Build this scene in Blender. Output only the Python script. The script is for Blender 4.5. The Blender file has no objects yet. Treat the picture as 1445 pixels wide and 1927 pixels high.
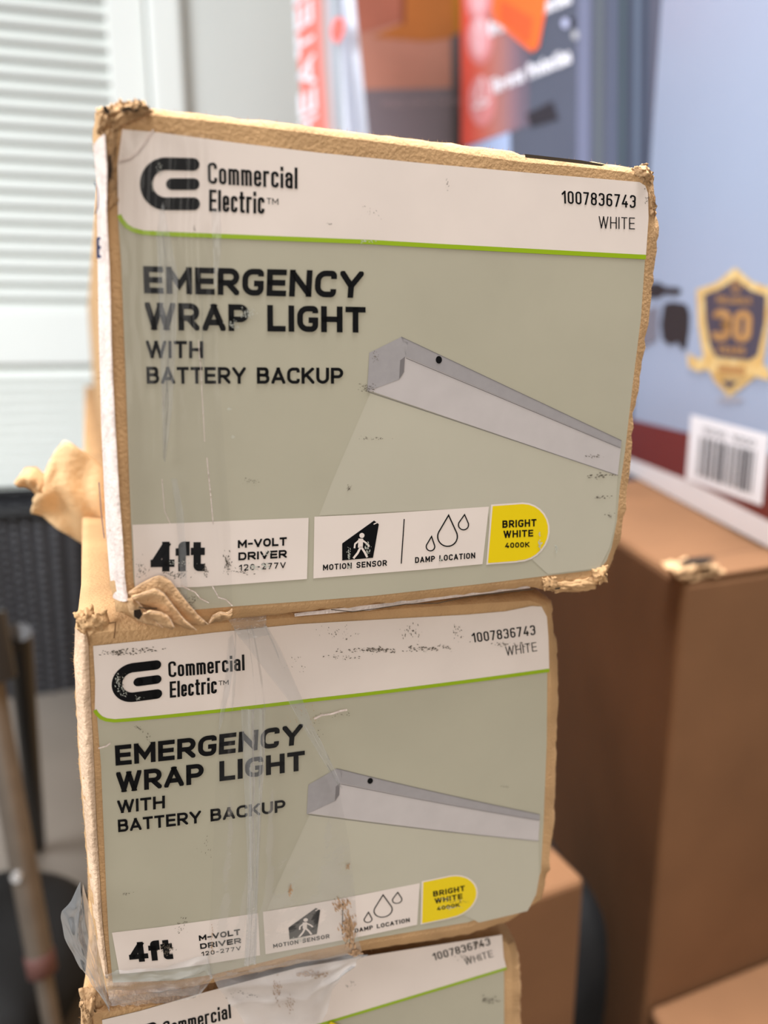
import bpy, math, random
import numpy as np
from mathutils import Vector, noise
random.seed(7)
scene = bpy.context.scene
COL = scene.collection

# ------------------------------------------------------------------ camera, light, exposure
CAM_H = 0.735                      # metres above the floor
F_PX = 1426.0
PITCH = math.atan(321.0 / F_PX)
cam_d = bpy.data.cameras.new('camera')
cam_d.sensor_fit = 'VERTICAL'; cam_d.sensor_height = 36.0
cam_d.lens = 36.0 * F_PX / 1927.0
cam_d.clip_start = 0.01
cam_d.dof.use_dof = True; cam_d.dof.focus_distance = 0.236; cam_d.dof.aperture_fstop = 6.2
cam = bpy.data.objects.new('camera', cam_d); COL.objects.link(cam)
cam.location = (0, 0, CAM_H); cam.rotation_euler = (math.pi / 2 - PITCH, 0, 0)
scene.camera = cam

world = bpy.data.worlds.new('world'); scene.world = world; world.use_nodes = True
world.node_tree.nodes['Background'].inputs[0].default_value = (1.0, 0.955, 0.90, 1)
world.node_tree.nodes['Background'].inputs[1].default_value = 0.20

def area(name, loc, target, sx, sy, power, color):
    d = bpy.data.lights.new(name, 'AREA'); d.shape = 'RECTANGLE'; d.size = sx; d.size_y = sy
    d.energy = power; d.color = color
    o = bpy.data.objects.new(name, d); COL.objects.link(o); o.location = loc
    o.rotation_euler = (Vector(target) - Vector(loc)).to_track_quat('-Z', 'Y').to_euler()
    return o
area('window_daylight', (-1.75, -0.45, 1.75), (-0.25, 1.15, 0.7), 1.3, 1.2, 68, (0.90, 0.95, 1.0))
CEIL = area('ceiling_light', (0.28, 0.42, 2.4), (0.28, 0.5, 0), 0.9, 0.9, 30, (0.96, 0.97, 1.0))
CEIL.data.spread = 1.5
area('fill_behind', (0.35, -1.6, 1.15), (0.1, 0.4, 0.6), 0.9, 1.2, 11.6, (1.0, 0.93, 0.84))  # added fill behind the camera to brighten the label fronts, not a window

scene.view_settings.view_transform = 'Standard'; scene.view_settings.look = 'None'
scene.view_settings.gamma = 1; scene.view_settings.use_curve_mapping = False
scene.view_settings.exposure = 0.22

# ------------------------------------------------------------------ projection helpers
_c, _s = math.cos(PITCH), math.sin(PITCH)
CAMP = np.array([0, 0, CAM_H])
def ray(x, y):
    a = (x - 722.5) / F_PX; b = -(y - 963.5) / F_PX
    return np.array([a, _c + b * _s, -_s + b * _c])
class Plane:
    """vertical plane through P0 turned by yaw; n points to the camera side"""
    def __init__(s, P0, yaw):
        b = math.radians(yaw)
        s.P0 = np.array(P0, float); s.h = np.array([math.cos(b), math.sin(b), 0]); s.n = np.array([math.sin(b), -math.cos(b), 0])
    def back(s, d):
        q = Plane(s.P0 - s.n * d, 0); q.h = s.h; q.n = s.n; return q
    def at(s, x, y, off=0.0):
        r = ray(x, y); t = np.dot(s.P0 - CAMP, s.n) / np.dot(r, s.n)
        return CAMP + r * t + s.n * off
    def st(s, P):
        return np.dot(P - s.P0, s.h), P[2]
    def pos(s, a, z, depth=0.0):
        p = s.P0 + s.h * a - s.n * depth
        return np.array([p[0], p[1], z])
def at_y(x, y, Y):
    r = ray(x, y); return CAMP + r * (Y / r[1])
def at_z(x, y, z):
    r = ray(x, y); return CAMP + r * ((z - CAM_H) / r[2])

# ------------------------------------------------------------------ object helpers
class MB:
    def __init__(s): s.v = []; s.f = []
    def add(s, pts, faces=None):
        b = len(s.v); s.v += [tuple(float(c) for c in p) for p in pts]
        if faces is None: s.f.append(tuple(range(b, b + len(pts))))
        else: s.f += [tuple(b + i for i in f) for f in faces]
    def grid(s, rows, closed=False):
        b = len(s.v); n = len(rows[0])
        for r in rows: s.v += [tuple(float(c) for c in p) for p in r]
        for i in range(len(rows) - 1):
            for j in range(n if closed else n - 1):
                k = (j + 1) % n
                s.f.append((b + i * n + j, b + i * n + k, b + (i + 1) * n + k, b + (i + 1) * n + j))
    def box(s, c, ax, ay, az):
        c, ax, ay, az = (np.array(q, float) for q in (c, ax, ay, az))
        P = [c + i * ax + j * ay + k * az for i in (-1, 1) for j in (-1, 1) for k in (-1, 1)]
        s.add(P, [(0, 1, 3, 2), (4, 6, 7, 5), (0, 4, 5, 1), (2, 3, 7, 6), (0, 2, 6, 4), (1, 5, 7, 3)])
    def hexa(s, bot, top):
        P = list(bot) + list(top)
        s.add(P, [(3, 2, 1, 0), (4, 5, 6, 7), (0, 1, 5, 4), (1, 2, 6, 5), (2, 3, 7, 6), (3, 0, 4, 7)])
    def tube(s, pts, rad, n=14):
        pts = [np.array(p, float) for p in pts]; rows = []
        rads = rad if isinstance(rad, (list, tuple)) else [rad] * len(pts)
        for i, p in enumerate(pts):
            d = pts[min(i + 1, len(pts) - 1)] - pts[max(i - 1, 0)]; d /= np.linalg.norm(d)
            u = np.cross(d, [0.3, 0.2, 0.93]); u /= np.linalg.norm(u); w = np.cross(d, u)
            rows.append([p + rads[i] * (math.cos(a) * u + math.sin(a) * w) for a in np.linspace(0, 2 * math.pi, n, endpoint=False)])
        s.grid(rows, True)
        s.add(rows[0][::-1]); s.add(rows[-1])
    def build(s, name, mat, parent=None, smooth=False, **props):
        loc = np.array(root_loc(parent)) if parent else np.zeros(3)
        me = bpy.data.meshes.new(name); me.from_pydata([tuple(np.array(p) - loc) for p in s.v], [], s.f)
        me.update()
        o = bpy.data.objects.new(name, me); COL.objects.link(o)
        me.materials.append(mat)
        if smooth:
            for p in me.polygons: p.use_smooth = True
        if parent: o.parent = parent
        for k, v in props.items(): o[k] = v
        return o
def root_loc(o):
    while o.parent: o = o.parent
    return tuple(o.location)
def thing(name, label, cat, loc, group=None):
    o = bpy.data.objects.new(name, None); COL.objects.link(o); o.location = loc; o.empty_display_size = 0.05
    o['label'] = label; o['category'] = cat
    if group: o['group'] = group
    return o
def bevel(o, w=0.003, seg=2):
    m = o.modifiers.new('bevel', 'BEVEL'); m.width = w; m.segments = seg; m.limit_method = 'ANGLE'; return o
def solid(o, t, off=0):
    m = o.modifiers.new('solid', 'SOLIDIFY'); m.thickness = t; m.offset = off; return o

# ------------------------------------------------------------------ materials
def lin(c):
    return tuple((v / 255 / 12.92 if v <= 10.3 else ((v / 255 + 0.055) / 1.055) ** 2.4) for v in c)
_mats = {}
def mat(name, rgb, rough=0.7, var=0.0, scale=40, bump=0.0, bscale=200, metal=0.0, spec=0.4, stretch=None, rgb2=None):
    if name in _mats: return _mats[name]
    m = bpy.data.materials.new(name); m.use_nodes = True; nt = m.node_tree; b = nt.nodes['Principled BSDF']
    c = lin(rgb) + (1,)
    b.inputs['Base Color'].default_value = c; b.inputs['Roughness'].default_value = rough
    b.inputs['Metallic'].default_value = metal; b.inputs['Specular IOR Level'].default_value = spec
    tc = nt.nodes.new('ShaderNodeTexCoord'); src = tc.outputs['Object']
    if stretch:
        mp = nt.nodes.new('ShaderNodeMapping'); mp.inputs['Scale'].default_value = stretch
        nt.links.new(src, mp.inputs['Vector']); src = mp.outputs['Vector']
    if var or rgb2:
        n = nt.nodes.new('ShaderNodeTexNoise'); n.inputs['Scale'].default_value = scale; n.inputs['Detail'].default_value = 6
        nt.links.new(src, n.inputs['Vector'])
        r = nt.nodes.new('ShaderNodeValToRGB')
        r.color_ramp.elements[0].position = 0.3; r.color_ramp.elements[1].position = 0.7
        c2 = lin(rgb2) if rgb2 else tuple(v * (1 - var) for v in c[:3])
        r.color_ramp.elements[0].color = tuple(c2) + (1,)
        r.color_ramp.elements[1].color = c if rgb2 else tuple(min(1, v * (1 + var * 0.5)) for v in c[:3]) + (1,)
        nt.links.new(n.outputs['Fac'], r.inputs['Fac']); nt.links.new(r.outputs['Color'], b.inputs['Base Color'])
    if bump:
        n2 = nt.nodes.new('ShaderNodeTexNoise'); n2.inputs['Scale'].default_value = bscale; n2.inputs['Detail'].default_value = 5
        nt.links.new(src, n2.inputs['Vector'])
        bp = nt.nodes.new('ShaderNodeBump'); bp.inputs['Strength'].default_value = bump; bp.inputs['Distance'].default_value = 0.001
        nt.links.new(n2.outputs['Fac'], bp.inputs['Height']); nt.links.new(bp.outputs['Normal'], b.inputs['Normal'])
    _mats[name] = m; return m
def film(name, trans, haze, rough, bscale=120, bump=0.3, tint=(1, 1, 1), gloss=1.0):
    """thin clear plastic: see-through, glossy at glancing angles, with a little milky haze"""
    m = bpy.data.materials.new(name); m.use_nodes = True; nt = m.node_tree; nt.nodes.clear()
    out = nt.nodes.new('ShaderNodeOutputMaterial')
    tr = nt.nodes.new('ShaderNodeBsdfTransparent'); tr.inputs[0].default_value = (trans * tint[0], trans * tint[1], trans * tint[2], 1)
    df = nt.nodes.new('ShaderNodeBsdfDiffuse'); df.inputs[0].default_value = (0.8, 0.8, 0.8, 1)
    gl = nt.nodes.new('ShaderNodeBsdfGlossy'); gl.inputs['Roughness'].default_value = rough
    fr = nt.nodes.new('ShaderNodeFresnel'); fr.inputs[0].default_value = 1.5
    tc = nt.nodes.new('ShaderNodeTexCoord'); n = nt.nodes.new('ShaderNodeTexNoise'); n.inputs['Scale'].default_value = bscale; n.inputs['Detail'].default_value = 4
    nt.links.new(tc.outputs['Object'], n.inputs['Vector'])
    bp = nt.nodes.new('ShaderNodeBump'); bp.inputs['Strength'].default_value = bump; bp.inputs['Distance'].default_value = 0.0006
    nt.links.new(n.outputs['Fac'], bp.inputs['Height'])
    for s in (gl, fr, df): nt.links.new(bp.outputs['Normal'], s.inputs['Normal'])
    m1 = nt.nodes.new('ShaderNodeMixShader'); m1.inputs[0].default_value = haze
    nt.links.new(tr.outputs[0], m1.inputs[1]); nt.links.new(df.outputs[0], m1.inputs[2])
    m2 = nt.nodes.new('ShaderNodeMixShader'); mu = nt.nodes.new('ShaderNodeMath'); mu.operation = 'MULTIPLY'; mu.inputs[1].default_value = gloss
    nt.links.new(fr.outputs[0], mu.inputs[0]); nt.links.new(mu.outputs[0], m2.inputs[0])
    nt.links.new(m1.outputs[0], m2.inputs[1]); nt.links.new(gl.outputs[0], m2.inputs[2])
    nt.links.new(m2.outputs[0], out.inputs[0]); return m

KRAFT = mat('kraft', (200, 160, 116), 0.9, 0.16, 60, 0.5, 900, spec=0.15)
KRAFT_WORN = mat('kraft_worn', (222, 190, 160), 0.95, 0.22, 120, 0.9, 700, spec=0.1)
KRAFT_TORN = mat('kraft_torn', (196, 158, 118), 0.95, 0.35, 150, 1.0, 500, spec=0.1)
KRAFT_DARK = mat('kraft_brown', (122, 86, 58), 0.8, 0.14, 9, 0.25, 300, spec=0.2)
WORN_PAPER = mat('worn_white_paper', (226, 208, 198), 0.9, 0.2, 180, 0.7, 700, spec=0.1)
LABEL_SAGE = mat('label_sage', (181, 174, 153), 0.42, 0.05, 30, 0.12, 25, spec=0.35)
LABEL_WHITE = mat('label_white', (234, 219, 209), 0.42, 0.04, 40, 0.12, 25, spec=0.35)
BEAM = mat('print_beam', (190, 183, 164), 0.42, 0.03, 40, spec=0.35)
INK = mat('print_black', (14, 14, 16), 0.4, 0, spec=0.12)
INK_SOFT = mat('print_charcoal', (52, 50, 54), 0.45, 0)
GREEN = mat('print_green', (150, 178, 12), 0.42, 0)
YELLOW = mat('print_yellow', (236, 205, 0), 0.42, 0)
BLUE_INK = mat('print_blue', (62, 74, 118), 0.7, 0)
LAMP_END = mat('print_lamp_end', (163, 157, 157), 0.45, 0.06, 400)
LAMP_SIDE = mat('print_lamp_side', (160, 154, 154), 0.45, 0.05, 300)
LAMP_LENS = mat('print_lamp_lens', (196, 187, 184), 0.45, 0.05, 120)
LAMP_EDGE = mat('print_lamp_edge', (120, 114, 114), 0.45)
DIRT = mat('dirt', (104, 94, 82), 0.95, 0.3, 500)
DIRT_LIGHT = mat('dirt_light', (132, 122, 108), 0.95, 0.3, 500)
RESIDUE = mat('residue', (192, 154, 118), 0.9, 0.3, 200)
TAPE = film('clear_tape', 0.985, 0.006, 0.14, 90, 0.5, gloss=.3)
TAPE_HAZE = film('hazy_tape', 0.96, 0.13, 0.2, 160, 0.7, gloss=.6)
FILM = film('loose_film', 0.97, 0.15, 0.22, 130, 0.6, (0.98, 0.99, 1.0), gloss=.5)

# ------------------------------------------------------------------ 2D drawing: ribbons and a stroke alphabet
def fillet(pts, closed=False, seg=7):
    out = []; n = len(pts)
    for i, p in enumerate(pts):
        r = p[2] if len(p) > 2 else 0
        P = np.array(p[:2], float)
        if r <= 0 or (not closed and i in (0, n - 1)): out.append(P); continue
        A = np.array(pts[(i - 1) % n][:2], float); B = np.array(pts[(i + 1) % n][:2], float)
        a = A - P; b = B - P; la = np.linalg.norm(a); lb = np.linalg.norm(b)
        if la < 1e-9 or lb < 1e-9: out.append(P); continue
        a /= la; b /= lb
        half = math.acos(max(-1, min(1, float(np.dot(a, b))))) / 2
        t = min(r / max(math.tan(half), 1e-6), 0.5 * la, 0.5 * lb)
        rr = t * math.tan(half); bis = a + b; bis /= max(np.linalg.norm(bis), 1e-9)
        cen = P + bis * (rr / math.sin(half)); s0 = P + a * t - cen; s1 = P + b * t - cen
        a0 = math.atan2(s0[1], s0[0]); da = math.atan2(s1[1], s1[0]) - a0
        while da > math.pi: da -= 2 * math.pi
        while da < -math.pi: da += 2 * math.pi
        for k in range(seg + 1):
            an = a0 + da * k / seg; out.append(cen + rr * np.array([math.cos(an), math.sin(an)]))
    return out
def ribbon(pts, w, closed=False, cap=0.0, cap2=None):
    cap2 = cap if cap2 is None else cap2
    P = [np.array(p[:2], float) for p in pts]
    Q = [P[0]]
    for p in P[1:]:
        if np.linalg.norm(p - Q[-1]) > 1e-6: Q.append(p)
    if closed and np.linalg.norm(Q[0] - Q[-1]) < 1e-6: Q.pop()
    P = Q; n = len(P)
    if n < 2: return []
    if not closed:
        d = P[0] - P[1]; d = d / np.linalg.norm(d) * cap; e = P[-1] - P[-2]; e = e / np.linalg.norm(e) * cap2
        P[0] = P[0] + d; P[-1] = P[-1] + e
    L, R = [], []
    for i in range(n):
        d1 = P[i] - P[i - 1] if (closed or i > 0) else P[1] - P[0]
        d2 = P[(i + 1) % n] - P[i] if (closed or i < n - 1) else d1
        d1 = d1 / np.linalg.norm(d1); d2 = d2 / np.linalg.norm(d2)
        n1 = np.array([-d1[1], d1[0]]); n2 = np.array([-d2[1], d2[0]]); m = n1 + n2; lm = np.linalg.norm(m)
        m = n1 if lm < 1e-6 else m / lm
        k = min(1 / max(abs(float(np.dot(m, n1))), 0.3), 2.6)
        L.append(P[i] + m * w / 2 * k); R.append(P[i] - m * w / 2 * k)
    return [[L[i], L[(i + 1) % n], R[(i + 1) % n], R[i]] for i in range(n if closed else n - 1)]
def clip(poly, x0, x1, y0, y1):
    for ax, lim, sg in ((0, x0, 1), (0, x1, -1), (1, y0, 1), (1, y1, -1)):
        out = []
        for i in range(len(poly)):
            a, b = poly[i - 1], poly[i]; da = sg * (a[ax] - lim); db = sg * (b[ax] - lim)
            if (da >= 0) != (db >= 0): out.append(a + (b - a) * (da / (da - db)))
            if db >= 0: out.append(b)
        poly = out
        if len(poly) < 3: return []
    return poly
r_ = 0.5
G = {  # glyph: (width, [strokes]); points (x, y[, corner radius]) in a unit cell; 'o' marks a closed stroke
 'A': (.78, [[(0, 0), (.5, 1)], [(1, 0), (.5, 1)], [(.2, .26), (.8, .26)]]),
 'B': (.68, [[(.9, .53, r_), (.93, 1, r_), (0, 1), (0, 0), (1, 0, r_), (1, .53, r_), (0, .53)], [(0, .53), (.9, .53, r_), (.9, 1, r_), (.5, 1)]]),
 'C': (.68, [[(1, .74), (1, 1, r_), (0, 1, r_), (0, 0, r_), (1, 0, r_), (1, .26)]]),
 'D': (.68, ['o', [(0, 0), (0, 1), (1, 1, r_), (1, 0, r_)]]),
 'E': (.60, [[(1, 1), (0, 1), (0, 0), (1, 0)], [(0, .5), (.9, .5)]]),
 'F': (.60, [[(1, 1), (0, 1), (0, 0)], [(0, .48), (.9, .48)]]),
 'G': (.68, [[(1, .78), (1, 1, r_), (0, 1, r_), (0, 0, r_), (1, 0, r_), (1, .44), (.56, .44)]]),
 'H': (.70, [[(0, 0), (0, 1)], [(1, 0), (1, 1)], [(0, .5), (1, .5)]]),
 'I': (.0, [[(.5, 0), (.5, 1)]]),
 'K': (.70, [[(0, 0), (0, 1)], [(0, .36), (.95, 1)], [(.35, .56), (1, 0)]]),
 'L': (.56, [[(0, 1), (0, 0), (1, 0)]]),
 'M': (.86, [[(0, 0), (0, 1)], [(1, 0), (1, 1)], [(0, 1), (.5, .28), (1, 1)]]),
 'N': (.72, [[(0, 0), (0, 1)], [(1, 0), (1, 1)], [(0, 1), (1, 0)]]),
 'O': (.70, ['o', [(0, 0, r_), (0, 1, r_), (1, 1, r_), (1, 0, r_)]]),
 'P': (.66, [[(0, 0), (0, 1), (1, 1, r_), (1, .42, r_), (0, .42)]]),
 'R': (.68, [[(0, 0), (0, 1), (1, 1, r_), (1, .44, r_), (0, .44)], [(.45, .44), (1, 0)]]),
 'S': (.64, [[(1, .76), (1, 1, r_), (0, 1, r_), (0, .53, r_), (1, .53, r_), (1, 0, r_), (0, 0, r_), (0, .24)]]),
 'T': (.64, [[(0, 1), (1, 1)], [(.5, 1), (.5, 0)]]),
 'U': (.70, [[(0, 1), (0, 0, r_), (1, 0, r_), (1, 1)]]),
 'V': (.76, [[(0, 1), (.5, 0)], [(1, 1), (.5, 0)]]),
 'W': (1.1, [[(0, 1), (.25, 0)], [(.25, 0), (.5, 1)], [(.5, 1), (.75, 0)], [(.75, 0), (1, 1)]]),
 'Y': (.76, [[(0, 1), (.5, .42)], [(1, 1), (.5, .42)], [(.5, .45), (.5, 0)]]),
 '0': (.60, ['o', [(0, 0, r_), (0, 1, r_), (1, 1, r_), (1, 0, r_)]]),
 '1': (.34, [[(1, 0), (1, 1)], [(0, .78), (1, 1)]]),
 '2': (.58, [[(0, .74), (0, 1, r_), (1, 1, r_), (1, .58, r_), (0, 0), (1, 0)]]),
 '3': (.58, [[(0, .8), (0, 1, r_), (1, 1, r_), (1, .53, r_), (.4, .53)], [(.4, .53), (1, .53, r_), (1, 0, r_), (0, 0, r_), (0, .2)]]),
 '4': (.64, [[(.78, 0), (.78, .5)], [(.62, 1), (0, .24), (1, .24)]]),
 'four': (.9, [[(.7, 0), (.7, 1)], [(.7, 1), (0, .2)], [(0, .2), (1, .2)]]),
 '6': (.60, [[(.95, .85), (.95, 1, r_), (0, 1, r_), (0, 0, r_), (1, 0, r_), (1, .57, r_), (0, .57)]]),
 '7': (.56, [[(0, 1), (1, 1), (.32, 0)]]),
 '8': (.60, ['o', [(0, .53, r_), (0, 1, r_), (1, 1, r_), (1, .53, r_)], 'o', [(0, 0, r_), (0, .53, r_), (1, .53, r_), (1, 0, r_)]]),
 '-': (.36, [[(0, .46), (1, .46)]]),
 ' ': (.30, []),
 'a': (.5, [[(0, .5), (0, .72, r_), (1, .72, r_), (1, 0)], [(1, .42), (0, .42, r_), (0, 0, r_), (1, 0)]]),
 'c': (.5, [[(1, .52), (1, .72, r_), (0, .72, r_), (0, 0, r_), (1, 0, r_), (1, .2)]]),
 'e': (.5, [[(0, .36), (1, .36), (1, .72, r_), (0, .72, r_), (0, 0, r_), (1, 0, r_), (1, .2)]]),
 'h': (.5, [[(0, 0), (0, 1)], [(0, .72), (1, .72, r_), (1, 0)]]),
 'i': (.0, [[(.5, 0), (.5, .72)], [(.5, .93), (.5, 1)]]),
 'l': (.0, [[(.5, 0), (.5, 1)]]),
 'm': (.86, [[(0, 0), (0, .72)], [(0, .72), (.5, .72, r_), (.5, 0)], [(.5, .72), (1, .72, r_), (1, 0)]]),
 'n': (.5, [[(0, 0), (0, .72)], [(0, .72), (1, .72, r_), (1, 0)]]),
 'o': (.5, ['o', [(0, 0, r_), (0, .72, r_), (1, .72, r_), (1, 0, r_)]]),
 'p': (.5, [[(0, 0), (0, .72), (1, .72, r_), (1, 0, r_), (0, 0)]]),
 'r': (.34, [[(0, 0), (0, .72), (1, .72)]]),
 's': (.46, [[(1, .55), (1, .72, r_), (0, .72, r_), (0, .36, r_), (1, .36, r_), (1, 0, r_), (0, 0, r_), (0, .16)]]),
 't': (.36, [[(.4, .95), (.4, 0, r_), (1, 0)], [(0, .72), (1, .72)]]),
 'f': (.36, [[(.4, 0), (.4, 1, r_), (1, 1)], [(0, .7), (1, .7)]]),
 'v': (.5, [[(0, .72), (.5, 0)], [(1, .72), (.5, 0)]]),
}
def text_polys(txt, W, w, gap=0.13):
    """polygons of a line of text in a cell of height 1 and total width W, stroke weight w"""
    if txt == '4ft': gl = [G['four'], G['f'], G['t']]
    else: gl = [G[c] for c in txt]
    fixed = w * len(gl) ; flex = sum(g[0] for g in gl) + gap * (len(gl) - 1)
    k = max((W - fixed) / flex, 0.05); x = 0; out = []
    for g in gl:
        gw = g[0] * k + w
        def mp(p):
            q = (x + w / 2 + p[0] * (gw - w), w / 2 + p[1] * (1 - w))
            return q + ((p[2] * min(max(gw - w, w), 0.62),) if len(p) > 2 else ())
        closed = False
        for stv in g[1]:
            if stv == 'o': closed = True; continue
            pts = fillet([mp(p) for p in stv], closed)
            def cp(p, q):
                dx, dy = abs(p[0] - q[0]), abs(p[1] - q[1]); c_ = p[1] if dy > dx * .9 else p[0]
                return w * .55 if c_ in (0, 1) or .9 <= c_ < 1 else 0
            for poly in ribbon(pts, w, closed, 0 if closed else cp(stv[0], stv[1]), 0 if closed else cp(stv[-1], stv[-2])):
                q = clip(poly, x, x + gw, 0, 1)
                if len(q) >= 3: out.append(q)
            closed = False
        x += gw + gap * k
    return out
def put_text(mb, txt, quad, pl, off, w, warp=None, gap=0.13):
    bl, br, tl, tr = (np.array(q, float) for q in quad)
    hgt = 0.5 * (np.linalg.norm(tl - bl) + np.linalg.norm(tr - br)); W = 0.5 * (np.linalg.norm(br - bl) + np.linalg.norm(tr - tl)) / hgt
    for poly in text_polys(txt, W, w, gap):
        pts = []
        for p in poly:
            u, v = p[0] / W, p[1]
            q = (1 - v) * ((1 - u) * bl + u * br) + v * ((1 - u) * tl + u * tr)
            if warp: q = warp(q)
            pts.append(pl.at(q[0], q[1], off))
        mb.add(pts)
def put_poly(mb, pts, pl, off, warp=None, sub=0):
    if sub:
        q = []
        for i in range(len(pts)):
            a, b = np.array(pts[i], float), np.array(pts[(i + 1) % len(pts)], float)
            q += [a + (b - a) * k / sub for k in range(sub)]
        pts = q
    mb.add([pl.at(*(warp(p) if warp else p), off) for p in pts])
def put_line(mb, pts, w, pl, off, warp=None, closed=False, cap=0, sub=1):
    if sub > 1:
        q = []
        for a, b in zip(pts[:-1], pts[1:]):
            a, b = np.array(a[:2], float), np.array(b[:2], float); q += [a + (b - a) * k / sub for k in range(sub)]
        pts = q + [np.array(pts[-1][:2], float)]
    for poly in ribbon(pts, w, closed, cap): put_poly(mb, poly, pl, off, warp)
def disc(cx, cy, rx, ry=None, n=22):
    ry = ry or rx
    return [(cx + rx * math.cos(a), cy + ry * math.sin(a)) for a in np.linspace(0, 2 * math.pi, n, endpoint=False)]
def drop(tx, ty, cx, cy, r, n=26):
    """outline of a water drop: tip above a round belly"""
    out = [(tx, ty)]
    for k in range(n + 1):
        a = -math.radians(28) + (math.pi + 2 * math.radians(28)) * k / n
        out.append((cx + r * math.cos(a), cy + r * math.sin(a)))
    return out
def scuff(mb, cx, cy, rx, ry, n, size, ang, pl, off, seed, aspect=2.5):
    """a cluster of small ragged flecks"""
    R = random.Random(seed)
    for _ in range(n):
        x = cx + R.gauss(0, .5) * rx; y = cy + R.gauss(0, .5) * ry; s = size * R.uniform(.35, 1.2); a = math.radians(ang + R.gauss(0, 20))
        ca, sa = math.cos(a), math.sin(a); m = R.randint(4, 7); pts = []
        for k in range(m):
            t = 2 * math.pi * k / m; u = s * aspect * math.cos(t) * R.uniform(.5, 1.1); v = s * math.sin(t) * R.uniform(.4, 1.1)
            pts.append(pl.at(x + u * ca - v * sa, y + u * sa + v * ca, off))
        mb.add(pts)

# ------------------------------------------------------------------ room
FLOOR_M = mat('floor_vinyl', (122, 114, 105), 0.6, 0.08, 6, 0.1, 60)
WALL_M = mat('wall_paint', (222, 224, 219), 0.7, 0.03, 3, 0.08, 300)
DOOR_M = mat('door_paint', (242, 245, 240), 0.45, 0.02, 5)
m = MB(); m.add([(-2.6, -1.5, 0), (2.6, -1.5, 0), (2.6, 3.4, 0), (-2.6, 3.4, 0)])
m.v += [(-2.6, -1.5, -.05), (2.6, -1.5, -.05), (2.6, 3.4, -.05), (-2.6, 3.4, -.05)]; m.f += [(7, 6, 5, 4), (0, 4, 5, 1), (1, 5, 6, 2), (2, 6, 7, 3), (3, 7, 4, 0)]
m.build('floor', FLOOR_M, kind='structure')
WPL = Plane(at_y(100, 642, 1.82), 15)         # the far wall with the closet door
def wall_pt(a, z, d=0): return WPL.pos(a, z, d)
def wall_slab(name, a0, a1, z0, z1, d0, d1, mt, bev=0, parent=None, **kw):
    mb = MB(); mb.hexa([wall_pt(a0, z0, d0), wall_pt(a1, z0, d0), wall_pt(a1, z0, d1), wall_pt(a0, z0, d1)],
                       [wall_pt(a0, z1, d0), wall_pt(a1, z1, d0), wall_pt(a1, z1, d1), wall_pt(a0, z1, d1)])
    o = mb.build(name, mt, parent, **kw)
    if bev: bevel(o, bev, 3)
    return o
a_sl0 = WPL.st(WPL.at(-230, 300))[0]; a_sl1 = WPL.st(WPL.at(205, 120))[0]; a_st = WPL.st(WPL.at(262, 60))[0]
a_c0 = WPL.st(WPL.at(277, 60))[0]; a_c1 = WPL.st(WPL.at(344, 60))[0]
wall_slab('wall_back', a_c1 - 0.02, a_c1 + 2.4, 0, 2.5, 0.012, 0.10, WALL_M, kind='structure')
wall_slab('trim_1', a_c0, a_c1, 0, 2.1, -0.016, 0.012, DOOR_M, 0.012, kind='structure')
wall_slab('baseboard_back', a_c1, a_c1 + 2.4, 0, 0.09, 0.0, 0.012, DOOR_M, 0.004, kind='structure')
# louvred closet door: stiles, rails and two banks of slats
door = bpy.data.objects.new('door_1', None); COL.objects.link(door); door.location = tuple(wall_pt(a_sl0, 0)); door['kind'] = 'structure'
z_mid1 = WPL.at(100, 588)[2]; z_mid0 = WPL.at(100, 686)[2]; z_bot = 0.16
wall_slab('stile', a_sl1, a_st + 0.012, 0.015, 2.03, 0.0, 0.035, DOOR_M, 0.004, door)
wall_slab('stile', a_sl0 - 0.09, a_sl0, 0.015, 2.03, 0.0, 0.035, DOOR_M, 0.004, door)
wall_slab('rail', a_sl0, a_sl1, z_mid0, z_mid1, 0.0, 0.035, DOOR_M, 0.004, door)
wall_slab('rail', a_sl0, a_sl1, 0.015, z_bot, 0.0, 0.035, DOOR_M, 0.004, door)
wall_slab('rail', a_sl0, a_sl1, 1.93, 2.03, 0.0, 0.035, DOOR_M, 0.004, door)
def slats(z0, z1, pitch):
    z = z0 + pitch * 0.4
    while z < z1 - 0.004:
        mb = MB(); c = wall_pt(0.5 * (a_sl0 + a_sl1), z, 0.018)
        tilt = math.radians(46); nn = WPL.n
        v = nn * math.cos(tilt) * 0.021 + np.array([0, 0, -1]) * math.sin(tilt) * 0.021
        t = np.cross(WPL.h, v); t = t / np.linalg.norm(t) * 0.0032
        mb.box(c, WPL.h * 0.5 * (a_sl1 - a_sl0), v, t)
        bevel(mb.build('slat', DOOR_M, door), 0.0015, 2)
        z += pitch
slats(z_mid1, 1.93, 0.0335); slats(z_bot, z_mid0, 0.0245)

# ------------------------------------------------------------------ big cartons and boxes to the right
def skin_box(name, label, cat, bot, top, mt, part='carton', group=None, bev=0.004):
    loc = np.mean(bot, axis=0); t = thing(name, label, cat, tuple(loc), group)
    mb = MB(); mb.hexa(bot, top); o = mb.build(part, mt, t); bevel(o, bev, 3)
    return t
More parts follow.
